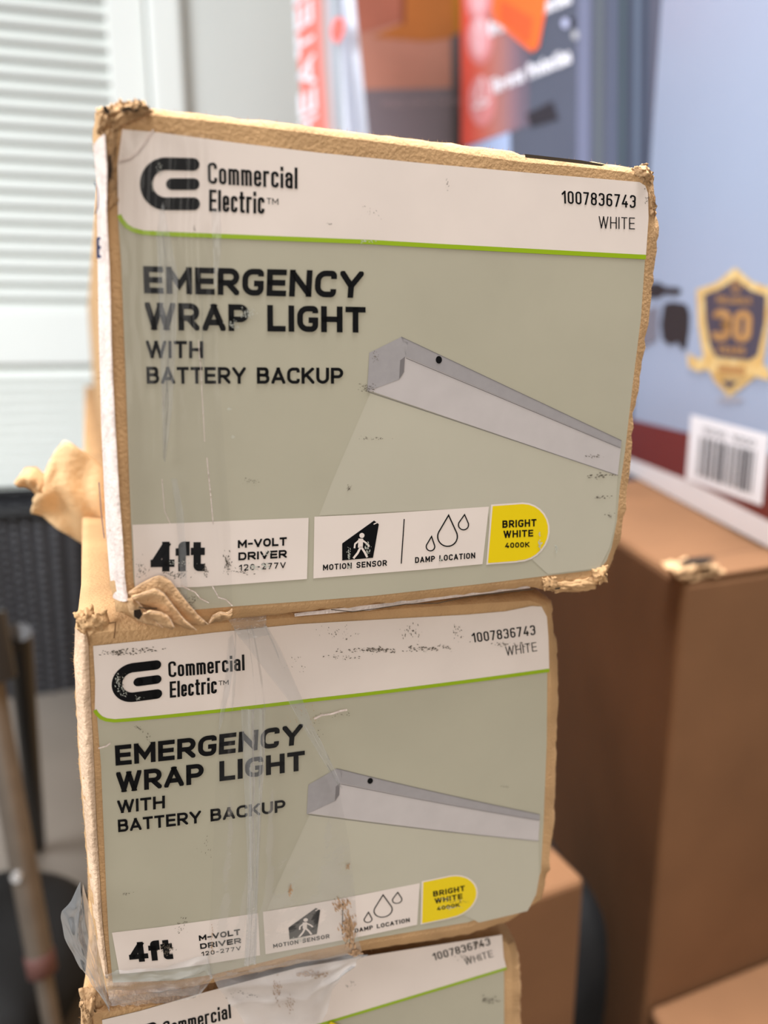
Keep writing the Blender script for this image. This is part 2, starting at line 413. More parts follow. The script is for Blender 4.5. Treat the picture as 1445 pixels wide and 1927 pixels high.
# large plain carton (its top at camera height minus 18 cm)
ZF = CAM_H - 0.186; 
A = at_z(1287, 1092, ZF); u = np.array([math.cos(math.radians(22)), math.sin(math.radians(22)), 0])
v = at_z(1150, 1004, ZF) - A; v /= np.linalg.norm(v)
ZG = at_y(1250, 1893, A[1])[2]
def para(A, u, v, lu, lv, z0, z1):
    P = [A, A + u * lu, A + u * lu + v * lv, A + v * lv]
    return [np.array([p[0], p[1], z0]) for p in P], [np.array([p[0], p[1], z1]) for p in P]
b_, t_ = para(A, u, v, 0.42, 0.40, 0.0, ZF)
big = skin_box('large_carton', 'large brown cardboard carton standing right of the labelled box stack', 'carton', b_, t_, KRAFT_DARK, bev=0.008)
# lid flaps and a torn corner on the large carton
mb = MB(); rows = []
for i in range(15):
    f = i / 14; row = []
    for j in range(7):
        g = j / 6; p = A + u * (0.03 + f * 0.38) + v * (g * 0.05)
        row.append(np.array([p[0], p[1], ZF + 0.0012 + 0.0008 * (1 - g) * math.sin(f * 2.2) ** 2]))
    rows.append(row)
mb.grid(rows); solid(mb.build('lid_flap', KRAFT_DARK, big, True), 0.003, 1)
mb = MB()
for k in range(3):
    rows = []
    for i in range(10):
        row = []
        for j in range(7):
            p = A + u * (-0.002 + 0.005 * i - 0.004 * k) + v * (0.004 * j)
            nz = noise.noise(Vector((i * .6, j * .7, k * 5.3)))
            row.append(np.array([p[0], p[1], ZF + 0.001 + 0.0035 * k + 0.006 * nz]))
        rows.append(row)
    mb.grid(rows)
solid(mb.build('torn_corner', KRAFT_TORN, big, True), 0.0015, 1)
mb = MB(); c = A + u * 0.02 + v * 0.012
pts = []
for k in range(16):
    a = 2 * math.pi * k / 16; rr = 1 + 0.35 * noise.noise(Vector((k * 1.7, 0, 3)))
    p = c + u * (0.020 * rr * math.cos(a)) + v * (0.007 * rr * math.sin(a)); pts.append((p[0], p[1], ZF + 0.011))
mb.add(pts); mb.build('tear_hole', mat('hole_dark', (40, 28, 18), 1), big)
# carton under it
A2 = A - v * 0.262 + u * 0.004
b_, t_ = para(A2, u, v, 0.50, 0.26, 0.0, ZG)
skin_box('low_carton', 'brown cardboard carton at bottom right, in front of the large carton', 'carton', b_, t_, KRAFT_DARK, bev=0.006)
# small carton between the stack and the large carton
A3 = at_y(1103, 1652, 0.50); ZH = A3[2]
hb = math.radians(24); u3 = np.array([-math.cos(hb), -math.sin(hb), 0]) * -1; v3 = np.array([-math.sin(hb), math.cos(hb), 0])
P0 = A3 - u3 * 0.125
b_, t_ = para(P0, u3, v3, 0.125, 0.30, 0.0, ZH)
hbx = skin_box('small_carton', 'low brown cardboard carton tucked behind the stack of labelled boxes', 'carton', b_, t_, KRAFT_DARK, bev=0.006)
mb = MB(); mb.box(P0 + u3 * 0.0625 + v3 * 0.15 + np.array([0, 0, 0.0006]), u3 * 0.024, v3 * 0.148, np.array([0, 0, 0.0004]))
mb.build('packing_tape', mat('brown_tape', (150, 100, 60), 0.3, 0.05, 30), hbx)

# white and blue product box with a shield printed on its left side
Q0 = at_z(1190, 893, ZF + .002); Q1 = at_z(1445, 1032, ZF + .002)
dq = Q1 - Q0; dq /= np.linalg.norm(dq)
PB = Plane(Q0, 0); PB.h = dq; PB.n = np.array([dq[1], -dq[0], 0])
if PB.n[0] > 0: PB.n = -PB.n
near = Q1 + dq * 0.035; far = Q0 + (-dq) * 0.0
far = PB.at(1240, 300); far = np.array([far[0], far[1], 0])
th = -PB.n * 0.26; hB = ZF + 0.62
P = [np.array([far[0], far[1], 0]), np.array([near[0], near[1], 0]), np.array([near[0], near[1], 0]) + th, np.array([far[0], far[1], 0]) + th]
PRINT_B = mat('print_pale_blue', (158, 170, 194), 0.35, 0.03, 4, 0.08, 30, spec=0.5)
def farB(z):
    p, q = PB.at(1243, 0), PB.at(1184, 860); return p + (q - p) * ((z - p[2]) / (q[2] - p[2]))
def boxB(z):
    f = farB(z); n_ = np.array([near[0], near[1], z]); return [f, n_, n_ + th, f + th]
sb = skin_box('shield_box', 'pale blue product box with gold 30 years shield, standing on the large carton', 'box',
              boxB(ZF + .0055), boxB(hB), PRINT_B, 'box_body')
def pl_poly(px, plane, off, name, mt, parent, **kw):
    mb = MB(); put_poly(mb, px, plane, off); return mb.build(name, mt, parent, **kw)
pl_poly([(1150, 780), (1300, 816), (1470, 862), (1470, 992), (1298, 905), (1150, 848)], PB, .0006, 'maroon_stripe', mat('print_maroon', (110, 34, 32), 0.35), sb)
pl_poly([(1150, 848), (1298, 905), (1470, 992), (1470, 1042), (1298, 952), (1150, 872)], PB, .0006, 'white_border', mat('print_white', (232, 228, 230), 0.4), sb)
# barcode sticker
st_ = pl_poly([(1302, 780), (1450, 818), (1436, 952), (1292, 902)], PB, .0012, 'barcode_sticker', mat('sticker_white', (242, 240, 244), 0.4), sb)
mb = MB(); R = random.Random(3); x = 0.0
def bq(uu, vv):
    tl, tr, br, bl = (np.array(q, float) for q in ((1302, 780), (1450, 818), (1436, 952), (1292, 902)))
    return (1 - vv) * ((1 - uu) * tl + uu * tr) + vv * ((1 - uu) * bl + uu * br)
uu = 0.14
while uu < 0.86:
    w = R.choice([.008, .012, .02, .03]); put_poly(mb, [bq(uu, .28), bq(uu + w, .28), bq(uu + w, .88), bq(uu, .88)], PB, .0016); uu += w + R.choice([.008, .012, .02, .028])
mb.build('barcode', INK_SOFT, st_)
mb = MB(); put_text(mb, '1000 1000', (bq(.16, .22), bq(.84, .22), bq(.16, .13), bq(.84, .13)), PB, .0016, .14); mb.build('barcode_number', INK_SOFT, st_)
# shield emblem
GOLD = mat('print_gold', (206, 158, 82), 0.35, 0, rgb2=(232, 206, 146), scale=60)
GOLD_D = mat('print_gold_dark', (164, 116, 62), 0.35, 0, rgb2=(190, 144, 88), scale=60)
SHDARK = mat('print_shield_dark', (66, 60, 76), 0.35, 0.05, 20)
shd = pl_poly([(1385, 503), (1416, 530), (1452, 542), (1450, 600), (1438, 680), (1421, 712), (1373, 747), (1345, 716), (1325, 672), (1315, 610), (1312, 545), (1350, 532)], PB, .0010, 'shield_emblem', GOLD, sb)
pl_poly([(1386, 524), (1414, 546), (1444, 556), (1441, 610), (1428, 668), (1412, 678), (1350, 672), (1338, 650), (1330, 605), (1327, 554), (1358, 543)], PB, .0014, 'shield_field', SHDARK, shd)
mb = MB(); put_text(mb, '30', ((1342, 640), (1416, 645), (1346, 582), (1420, 584)), PB, .0018, .23, gap=.1); mb.build('shield_number', GOLD_D, shd)
mb = MB(); put_text(mb, 'RELIABLE', ((1352, 570), (1418, 573), (1352, 557), (1418, 560)), PB, .0018, .2); mb.build('shield_word', GOLD_D, shd)
mb = MB(); put_text(mb, 'YEARS', ((1353, 665), (1405, 668), (1353, 650), (1405, 653)), PB, .0018, .2); mb.build('shield_word', GOLD_D, shd)
mb = MB(); put_line(mb, disc(1388, 538, 8, 12), 3, PB, .0018, closed=True); put_line(mb, [(1388, 530), (1388, 546)], 3, PB, .0018); mb.build('shield_crest', GOLD_D, shd)
mb = MB(); put_poly(mb, [(1296, 664), (1318, 676), (1330, 672), (1350, 680), (1410, 688), (1432, 680), (1445, 690), (1452, 700), (1452, 716), (1436, 712), (1420, 706), (1400, 714), (1350, 706), (1330, 694), (1318, 700), (1298, 690)], PB, .0018)
mb.build('shield_ribbon', GOLD, shd)
pl_poly([(1352, 684), (1408, 690), (1404, 708), (1356, 702)], PB, .0022, 'ribbon_centre', GOLD_D, shd)
pl_poly([(1360, 716), (1394, 718), (1373, 732)], PB, .0022, 'shield_tip', SHDARK, shd)
pl_poly(disc(1376, 752, 26, 6), PB, .0008, 'printed_shadow', mat('print_grey', (160, 160, 172), 0.4), sb)
# black clamp picture
BLK = mat('print_bracket', (26, 26, 30), 0.35)
pl_poly([(1215, 534), (1240, 531), (1255, 540), (1278, 541), (1284, 548), (1276, 556), (1250, 554), (1240, 562), (1215, 560)], PB, .0010, 'bracket_picture', BLK, sb)
pl_poly([(1250, 572), (1266, 568), (1292, 572), (1299, 590), (1298, 620), (1292, 656), (1284, 658), (1276, 644), (1262, 650), (1248, 640), (1244, 610)], PB, .0010, 'bracket_picture', BLK, sb)
pl_poly([(1200, 590), (1240, 575), (1238, 640), (1200, 660)], PB, .0009, 'bracket_picture', mat('print_grey_dark', (120, 118, 130), 0.4), sb)

# tall dark heater box with a red panel of pictograms
C1 = at_y(1246, 300, 1.15); C1[2] = 0
dC = np.array([-.6, 1, 0]); dC /= np.linalg.norm(dC)
PC = Plane(C1, 0); PC.h = -dC; PC.n = np.array([-dC[1], dC[0], 0])
farC = PC.at(869, 120); farC[2] = 0; nC = -PC.n
C0 = C1 - PC.n * 0.004
P = [farC, C1, C1 + nC * 0.13, farC + nC * 0.13]
DARKB = mat('print_charcoal_box', (84, 88, 104), 0.32, 0.06, 10, spec=0.5)
hbox = skin_box('pictogram_box', 'tall dark grey product box with red pictogram panel and orange sticker', 'box', P, [q + np.array([0, 0, 1.32]) for q in P], DARKB, 'box_body')
edges = [868, 890, 908, 925, 942, 958, 975, 995]
cols = [(226, 84, 66), (216, 98, 80), (200, 110, 96), (184, 118, 110), (164, 116, 116), (140, 108, 118), (112, 98, 112)]
mb_bottom = lambda x: 278 - (x - 868) * .33
for i in range(7):
    a, b = edges[i], edges[i + 1]
    pl_poly([(a, -160), (b, -160), (b, mb_bottom(b)), (a, mb_bottom(a))], PC, .0006, 'red_panel', mat('print_red_%s' % 'abcdefg'[i], cols[i], 0.4), hbox)
pl_poly([(876, 278), (960, 248), (962, 420), (878, 420)], PC, .0006, 'blue_panel', mat('print_blue_panel', (168, 184, 218), 0.4), hbox)
rib = [(1088, 1112, (112, 116, 140)), (1122, 1136, (92, 98, 104)), (1150, 1160, (86, 92, 112)), (1166, 1180, (64, 76, 84)), (1184, 1192, (56, 62, 78)), (1196, 1204, (92, 104, 122)), (1208, 1222, (62, 68, 84)), (1228, 1237, (84, 82, 96))]
for a, b, c in rib:
    pl_poly([(a + 1, -160), (b + 1, -160), (b - 3, 420), (a - 3, 420)], PC, .0008, 'ribbed_picture', mat('print_rib_%d' % a, c, 0.35), hbox)
pl_poly([(990, 215), (1040, 190), (1052, 225), (1000, 240)], PC, .0008, 'dark_picture', mat('print_near_black', (46, 42, 50), 0.4), hbox)
PINK = mat('print_pink', (240, 172, 178), 0.4); PINK_D = mat('print_pink_dark', (224, 140, 140), 0.4)
for cy in (-12, 66, 182):
    ic = pl_poly(disc(902 + cy * .03, cy + 8, 25, 48), PC, .0012, 'pictogram_disc', PINK_D, hbox)
    if cy < 100:
        pl_poly(disc(902 + cy * .03, cy + 2, 17, 40), PC, .0016, 'pictogram_ring', PINK, ic)
        mb = MB(); put_line(mb, disc(903 + cy * .03, cy - 16, 6, 12), 3, PC, .0020, closed=True); put_line(mb, [(902, cy), (904, cy + 32)], 3, PC, .0020); mb.build('thermometer_icon', mat('print_icon_white', (250, 226, 230), .4), ic)
    else:
        mb = MB(); put_line(mb, drop(908, 145, 907, 180, 9), 3, PC, .0020, closed=True); put_line(mb, [(893, 204), (905, 190), (921, 190), (916, 198), (893, 204)], 4, PC, .0020); mb.build('heater_icon', mat('print_icon_white', (250, 226, 230), .4), ic)
WHT = mat('print_bright_white', (244, 242, 250), .4)
mb = MB(); put_text(mb, 'Tip-over Protection', ((926, 178), (1076, 118), (922, 150), (1072, 90)), PC, .0014, .17); mb.build('safety_text', WHT, hbox)
mb = MB(); put_text(mb, 'Overheat Protection', ((922, 70), (1076, 6), (919, 42), (1072, -22)), PC, .0014, .17); mb.build('safety_text', WHT, hbox)
stk = pl_poly([(934, -60), (1040, -60), (1026, 30), (1015, 88), (1004, 98), (992, 90), (936, 42), (928, 20)], PC, .0024, 'orange_sticker', mat('sticker_orange', (255, 112, 48), .5), hbox)
pl_poly([(944, 0), (1006, 34), (1000, 80), (990, 80), (942, 38)], PC, .0028, 'sticker_panel', mat('sticker_orange_dark', (246, 92, 48), .5), stk)
pl_poly(disc(1065, 44, 7, 9), PC, .0012, 'printed_knob', mat('print_knob', (190, 194, 226), .3), hbox)
pl_poly(disc(1076, 43, 7, 9), PC, .0011, 'printed_knob', BLK, hbox)
pl_poly(disc(1083, 66, 6, 9), PC, .0011, 'printed_knob', mat('print_pale', (176, 176, 180), .3), hbox)

# brown picture box seen between the other two
PD = Plane(at_y(780, 300, 1.64), -2)
d0 = PD.st(PD.at(655, 200))[0]; d1 = PD.st(PD.at(905, 200))[0]
P = [PD.pos(d0, 0), PD.pos(d1, 0), PD.pos(d1, 0, .12), PD.pos(d0, 0, .12)]
dbx = skin_box('photo_box', 'brown and amber photo printed box between the red edged box and pictogram box', 'box', P, [q + np.array([0, 0, 1.34]) for q in P], mat('print_brown', (176, 116, 96), .45, .1, 12), 'box_body')
pl_poly([(640, 170), (880, 165), (885, 420), (640, 420)], PD, .0006, 'dark_caption_panel', mat('print_taupe', (112, 98, 102), .45), dbx)
pl_poly([(640, -160), (760, -160), (758, 40), (690, 60), (640, 62)], PD, .0006, 'photo_panel', mat('print_umber', (166, 92, 70), .45, .1, 10), dbx)
pl_poly([(758, -160), (900, -160), (900, 66), (800, 78), (700, 70), (756, 44)], PD, .0008, 'photo_panel', mat('print_amber', (176, 98, 30), .45, .2, 8), dbx)
pl_poly([(840, -160), (900, -160), (900, 60), (856, 66)], PD, .0010, 'photo_panel', mat('print_ochre', (168, 104, 8), .45), dbx)
pl_poly([(752, -160), (768, -160), (762, 46), (754, 46)], PD, .0012, 'photo_panel', mat('print_rust', (132, 62, 30), .45), dbx)
pl_poly([(848, 70), (866, 60), (868, 420), (852, 420)], PD, .0012, 'photo_panel', mat('print_dark_taupe', (92, 80, 80), .45), dbx)
mb = MB(); put_text(mb, 'Which space heater', ((716, 203), (872, 196), (716, 188), (872, 182)), PD, .0014, .14); mb.build('caption_text', mat('print_dusty', (150, 128, 130), .4), dbx)

# slim grey box with red edge and upright white lettering
E0 = at_y(641, 120, 1.28); dE = np.array([-.57, 1, 0]); dE /= np.linalg.norm(dE)
PE = Plane([E0[0], E0[1], 0], 0); PE.h = -dE; PE.n = np.array([-dE[1], dE[0], 0])
uE = np.array([dE[1], -dE[0], 0]); PE2 = Plane([E0[0], E0[1], 0], 0); PE2.h = uE; PE2.n = np.array([-dE[0], -dE[1], 0])
def edge(pl, a, b, z):
    p, q = pl.at(*a), pl.at(*b); t = (z - p[2]) / (q[2] - p[2]); return p + (q - p) * t
zt = 1.30
bn = [edge(PE, (553, 0), (572, 240), 0.0), edge(PE, (632, 0), (650, 236), 0.0), edge(PE2, (670, 0), (693, 240), 0.0)]
tn = [edge(PE, (553, 0), (572, 240), zt), edge(PE, (632, 0), (650, 236), zt), edge(PE2, (670, 0), (693, 240), zt)]
bn.append(bn[0] + bn[2] - bn[1]); tn.append(tn[0] + tn[2] - tn[1])
ebx = skin_box('red_edged_box', 'slim pale grey product box with red edge, leaning left of the brown photo box', 'box', bn, tn, mat('print_pale_grey', (196, 200, 212), .4, .03, 6), 'box_body')
pl_poly([(550, -120), (596, -120), (606, 120), (628, 420), (586, 420), (569, 200), (554, 0)], PE, .0008, 'red_stripe', mat('print_coral', (236, 120, 108), .45), ebx)
pl_poly([(596, -120), (612, -120), (622, 120), (644, 420), (628, 420), (606, 120)], PE, .0008, 'stripe_shade', mat('print_taupe_pale', (190, 160, 158), .45), ebx)
mb = MB(); put_text(mb, 'HEATER', ((600, 262), (586, -60), (566, 276), (553, -34)), PE, .0014, .2); mb.build('brand_lettering', WHT, ebx)
pl_poly([(622, -120), (630, -120), (652, 420), (642, 420)], PE, .0008, 'grey_seam', mat('print_seam', (152, 158, 164), .45), ebx)
pl_poly([(625, 58), (630, 38), (642, 32), (650, 40), (650, 60), (642, 78), (634, 82), (627, 72)], PE, .0022, 'red_sticker', mat('sticker_red', (255, 110, 100), .5), ebx)

# ------------------------------------------------------------------ things on the floor at the left
BASK = mat('woven_black', (52, 52, 56), 0.42, 0.25, 60, spec=0.6)
bc = at_y(20, 1000, 1.58); bz1 = at_y(100, 972, 1.48)[2]
bk = thing('woven_basket', 'black woven basket on the floor below the louvred door', 'basket', (bc[0], 1.58, 0))
def basket_r(a, wx, wy, p=3.2):
    c, s = abs(math.cos(a)), abs(math.sin(a)); return 1 / ((c / wx) ** p + (s / wy) ** p) ** (1 / p)
rows = []; nu = 360; nz = 110
for k in range(nz + 1):
    z = bz1 * k / nz; row = []
    for i in range(nu):
        a = 2 * math.pi * i / nu; col_ = i / 10.0; rw = z / 0.017
        d = 0.010 * abs(math.sin(math.pi * col_)) * (.35 + .65 * abs(math.sin(math.pi * (rw + .25 * math.sin(math.pi * col_)))) ** .6)
        tp = 0.90 + 0.10 * k / nz; rr = (basket_r(a, 0.20, 0.11) * tp) + d
        row.append((bc[0] + rr * math.cos(a) * math.cos(.26) - rr * math.sin(a) * math.sin(.26), 1.58 + rr * math.cos(a) * math.sin(.26) + rr * math.sin(a) * math.cos(.26), z))
    rows.append(row)
mb = MB(); mb.grid(rows, True); mb.add(rows[0][::-1]); mb.build('weave', BASK, bk, True)
mb = MB(); path = []
for i in range(97):
    a = 2 * math.pi * i / 96; rr = basket_r(a, 0.207, 0.117); path.append((bc[0] + rr * math.cos(a) * math.cos(.26) - rr * math.sin(a) * math.sin(.26), 1.58 + rr * math.cos(a) * math.sin(.26) + rr * math.sin(a) * math.cos(.26), bz1 + .006))
mb.tube(path, .012, 10); mb.build('rim', mat('rim_black', (18, 18, 20), .5), bk, True)

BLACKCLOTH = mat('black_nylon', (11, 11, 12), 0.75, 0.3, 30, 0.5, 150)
gc = np.array([-.44, .645, 0])
bag = thing('duffel_bag', 'black soft bag lying on the floor behind the metal stand', 'bag', (gc[0], gc[1] + .10, 0))
rows = []
for k in range(25):
    t = -1 + 2 * k / 24; sc = (1 - abs(t) ** 3.5) ** .5 if abs(t) < 1 else 0.02; row = []
    for i in range(36):
        a = 2 * math.pi * i / 36; ca, sa = math.cos(a), math.sin(a)
        ww = 1 / ((abs(ca)) ** 3 + (abs(sa)) ** 3) ** (1 / 3); nn_ = 1 + .08 * noise.noise(Vector((t * 4, ca * 2, sa * 2)))
        row.append((gc[0] - .06 + .175 * t, gc[1] + .06 + .135 * ca * ww * max(sc, .05) * nn_, .054 + .052 * sa * ww * max(sc, .05) * nn_))
    rows.append(row)
mb = MB(); mb.grid(rows, True); mb.add(rows[0][::-1]); mb.add(rows[-1]); mb.build('bag_body', BLACKCLOTH, bag, True)
mb = MB(); mb.tube([(gc[0] - .12, gc[1] + .09, .098), (gc[0] - .09, gc[1] + .09, .122), (gc[0] - .03, gc[1] + .09, .122), (gc[0], gc[1] + .09, .098)], .007, 10); mb.build('handle', BLACKCLOTH, bag, True)

gb = thing('gap_filler', 'added black filler darkening the gap between small and large brown cartons', 'bag', (.145, .69, 0))  # made-up black mass that keeps the floor gap between the cartons dark
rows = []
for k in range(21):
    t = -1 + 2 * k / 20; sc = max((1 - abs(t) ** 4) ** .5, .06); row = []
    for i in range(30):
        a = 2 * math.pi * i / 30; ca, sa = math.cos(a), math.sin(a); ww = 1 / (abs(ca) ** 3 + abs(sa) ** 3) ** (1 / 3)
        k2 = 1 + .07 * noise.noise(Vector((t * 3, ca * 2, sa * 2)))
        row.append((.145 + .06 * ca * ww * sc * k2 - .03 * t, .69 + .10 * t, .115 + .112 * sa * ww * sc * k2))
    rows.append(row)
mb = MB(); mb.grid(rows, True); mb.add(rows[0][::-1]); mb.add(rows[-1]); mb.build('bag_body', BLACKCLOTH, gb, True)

# folding metal stand whose leg crosses the lower left corner
METAL = mat('aged_metal', (112, 102, 92), .42, .15, 30, metal=.6)
base = at_z(124, 2070, .012); top_ = at_y(2, 1400, base[1] + .06); ax = top_ - base
top2 = base + ax * 1.25
sd = thing('metal_stand', 'grey metal folding stand with a red clip leaning left of the stack', 'stand', (base[0], base[1], 0))
mb = MB(); mb.tube([base, base + ax * .42], .0085); mb.build('leg', METAL, sd, True)
mb = MB(); mb.tube([base + ax * .40, top2], .0125); mb.build('pole', METAL, sd, True)
mb = MB(); mb.tube([base + ax * .36, base + ax * .365, base + ax * .42, base + ax * .425], [.011, .014, .014, .011]); mb.build('clip', mat('clip_red', (84, 52, 46), .6), sd, True)
mb = MB(); mb.tube([base + ax * .66 + np.array([0, -.010, 0]), base + ax * .66 + np.array([0, -.0165, 0])], .005); mb.build('rivet', mat('rivet_steel', (220, 222, 226), .25, metal=.8), sd, True)
mb = MB(); mb.tube([base + np.array([0, 0, -.012]), base + ax * .05], .0125); mb.build('rubber_foot', BLACKCLOTH, sd, True)
b2 = at_z(70, 1590, .012); t2 = top2 + np.array([.01, .05, 0]); mb = MB(); mb.tube([b2, t2], .0115); mb.build('leg', mat('stand_black', (24, 23, 24), .45), sd, True)
b3 = np.array([-.80, base[1] + .2, .012]); mb = MB(); mb.tube([b3, t2], .0115); mb.build('leg', mat('stand_black', (24, 23, 24), .45), sd, True)
mb = MB(); mb.tube([top2 - ax * .08, top2 + ax * .10], .024, 18); mb.build('hub', mat('stand_black', (24, 23, 24), .45), sd, True)

# ------------------------------------------------------------------ the stack of three labelled boxes
def resample(poly, n):
    P = [np.array(p, float) for p in poly]; L = [0]
    for a, b in zip(P[:-1], P[1:]): L.append(L[-1] + np.linalg.norm(b - a))
    out = []
    for k in range(n):
        t = L[-1] * k / (n - 1); i = max(j for j in range(len(L)) if L[j] <= t + 1e-9); i = min(i, len(P) - 2)
        out.append(P[i] + (P[i + 1] - P[i]) * ((t - L[i]) / max(L[i + 1] - L[i], 1e-9)))
    return out
def ring_px(sides, n=56):
    """sides: left (down), bottom (right), right (up), top (left) pixel polylines"""
    out = []
    for s in sides: out += resample(s, n)[:-1]
    return out
def carton(root, pl, outer, inner, rear, seed, length=1.24, d_side=(.008, .0025, .004, .0025), n=56, jit=.8):
    """body of one long box: worn front rim, then straight walls going back; rear = corners tl, bl, br, tr as (s, z)"""
    R = random.Random(seed); ro = ring_px(outer, n); ri = ring_px(inner, n); N = len(ro); k = N // 4
    dep = [d_side[i // k] for i in range(N)]
    for i in range(N):                                   # blend depth across the corners
        pass
    dd = [sum(dep[(i + j) % N] for j in range(-4, 5)) / 9 for i in range(N)]
    front = [pl.at(p[0], p[1]) for p in ri]
    oj = [(p[0] + R.gauss(0, jit), p[1] + R.gauss(0, jit)) for p in ro]
    outr = [pl.back(dd[i]).at(*oj[i]) for i in range(N)]
    mid = []
    for i in range(N):
        m_ = .5 * (front[i] + outr[i]); o_ = outr[i] - m_; o_ -= pl.n * np.dot(o_, pl.n); q = pl.n * dd[i] * .22
        mid.append(m_ + o_ * .30 + q + np.array([R.gauss(0, .0002), 0, R.gauss(0, .0002)]))
    tl, bl, br, tr = [np.array(c, float) for c in rear]
    sq = [tl + (bl - tl) * j / k for j in range(k)] + [bl + (br - bl) * j / k for j in range(k)] + [br + (tr - br) * j / k for j in range(k)] + [tr + (tl - tr) * j / k for j in range(k)]
    rows = [front, mid, outr]
    for d, b in ((.016, .55), (.035, 1), (.1, 1), (.3, 1), (.7, 1), (length, 1)):
        row = []
        for i in range(N):
            s0, z0 = pl.st(outr[i]); s1 = s0 + (sq[i][0] - s0) * b; z1 = z0 + (sq[i][1] - z0) * b
            row.append(pl.pos(s1, z1, d))
        rows.append(row)
    mb = MB(); mb.grid(rows, True); mb.add(front[::-1]); mb.add(rows[-1])
    # loose paper fibres standing off the worn rim
    for i in range(N):
        for _ in range(2):
            p = outr[i] + (outr[(i + 1) % N] - outr[i]) * R.random(); c = np.mean(outr, axis=0)
            d = p - c; d /= np.linalg.norm(d); d = d + np.array([R.gauss(0, .6), R.gauss(0, .3), R.gauss(0, .6)]); d /= np.linalg.norm(d)
            L = R.uniform(.0004, .0014); w = np.cross(d, pl.n); w = w / np.linalg.norm(w) * .00005
            mb.add([p - w, p + w, p + d * L])
    return mb.build('carton', KRAFT, root, True), front, mid, outr, k
def strip(px_a, px_b, pl, offs, name, mt, parent, rows_n=24, amp=0, seed=0, ridge=None, smooth=True, cols=14, fr=9, **kw):
    """a sheet lofted between two pixel polylines lying just off a plane"""
    A_ = resample(px_a, rows_n); B_ = resample(px_b, rows_n); mb = MB(); rows = []
    for i in range(rows_n):
        t = i / (rows_n - 1); row = []
        for j in range(cols):
            s = j / (cols - 1); q = A_[i] + (B_[i] - A_[i]) * s
            o = offs(s, t) if callable(offs) else offs
            if amp: o += amp * noise.noise(Vector((s * fr, t * fr * 1.3, seed * 3.7)))
            if ridge: o += ridge(s, t)
            row.append(pl.at(q[0], q[1], o))
        rows.append(row)
    mb.grid(rows); return mb.build(name, mt, parent, smooth, **kw)
def crumple(mb, px, pl, off, amp, seed, nx=16, ny=12, fr=5.0, edge=.0):
    """a torn, crumpled scrap of board over a pixel quad (tl, tr, br, bl)"""
    tl, tr, br, bl = (np.array(q, float) for q in px); rows = []; R = random.Random(seed)
    for j in range(ny):
        v_ = j / (ny - 1); row = []
        for i in range(nx):
            u_ = i / (nx - 1); q = (1 - v_) * ((1 - u_) * tl + u_ * tr) + v_ * ((1 - u_) * bl + u_ * br)
            nz = abs(noise.noise(Vector((u_ * fr, v_ * fr, seed * 2.3)))) * 1.6 + .5 * noise.noise(Vector((u_ * fr * 2.2, v_ * fr * 2.2, seed)))
            bulge = math.sin(math.pi * u_) * math.sin(math.pi * v_)
            q = q + np.array([noise.noise(Vector((u_ * 6, v_ * 6, seed + 9))), noise.noise(Vector((u_ * 6, v_ * 6, seed + 17)))]) * (5 + edge)
            row.append(pl.at(q[0], q[1], off + amp * (nz * .6 + bulge * .7)))
        rows.append(row)
    mb.grid(rows)

YAW = 21
P0a = at_y(200, 642, .2)
PL1 = Plane(P0a, YAW); PL2 = PL1.back(.006); PL3 = PL1.back(.010)

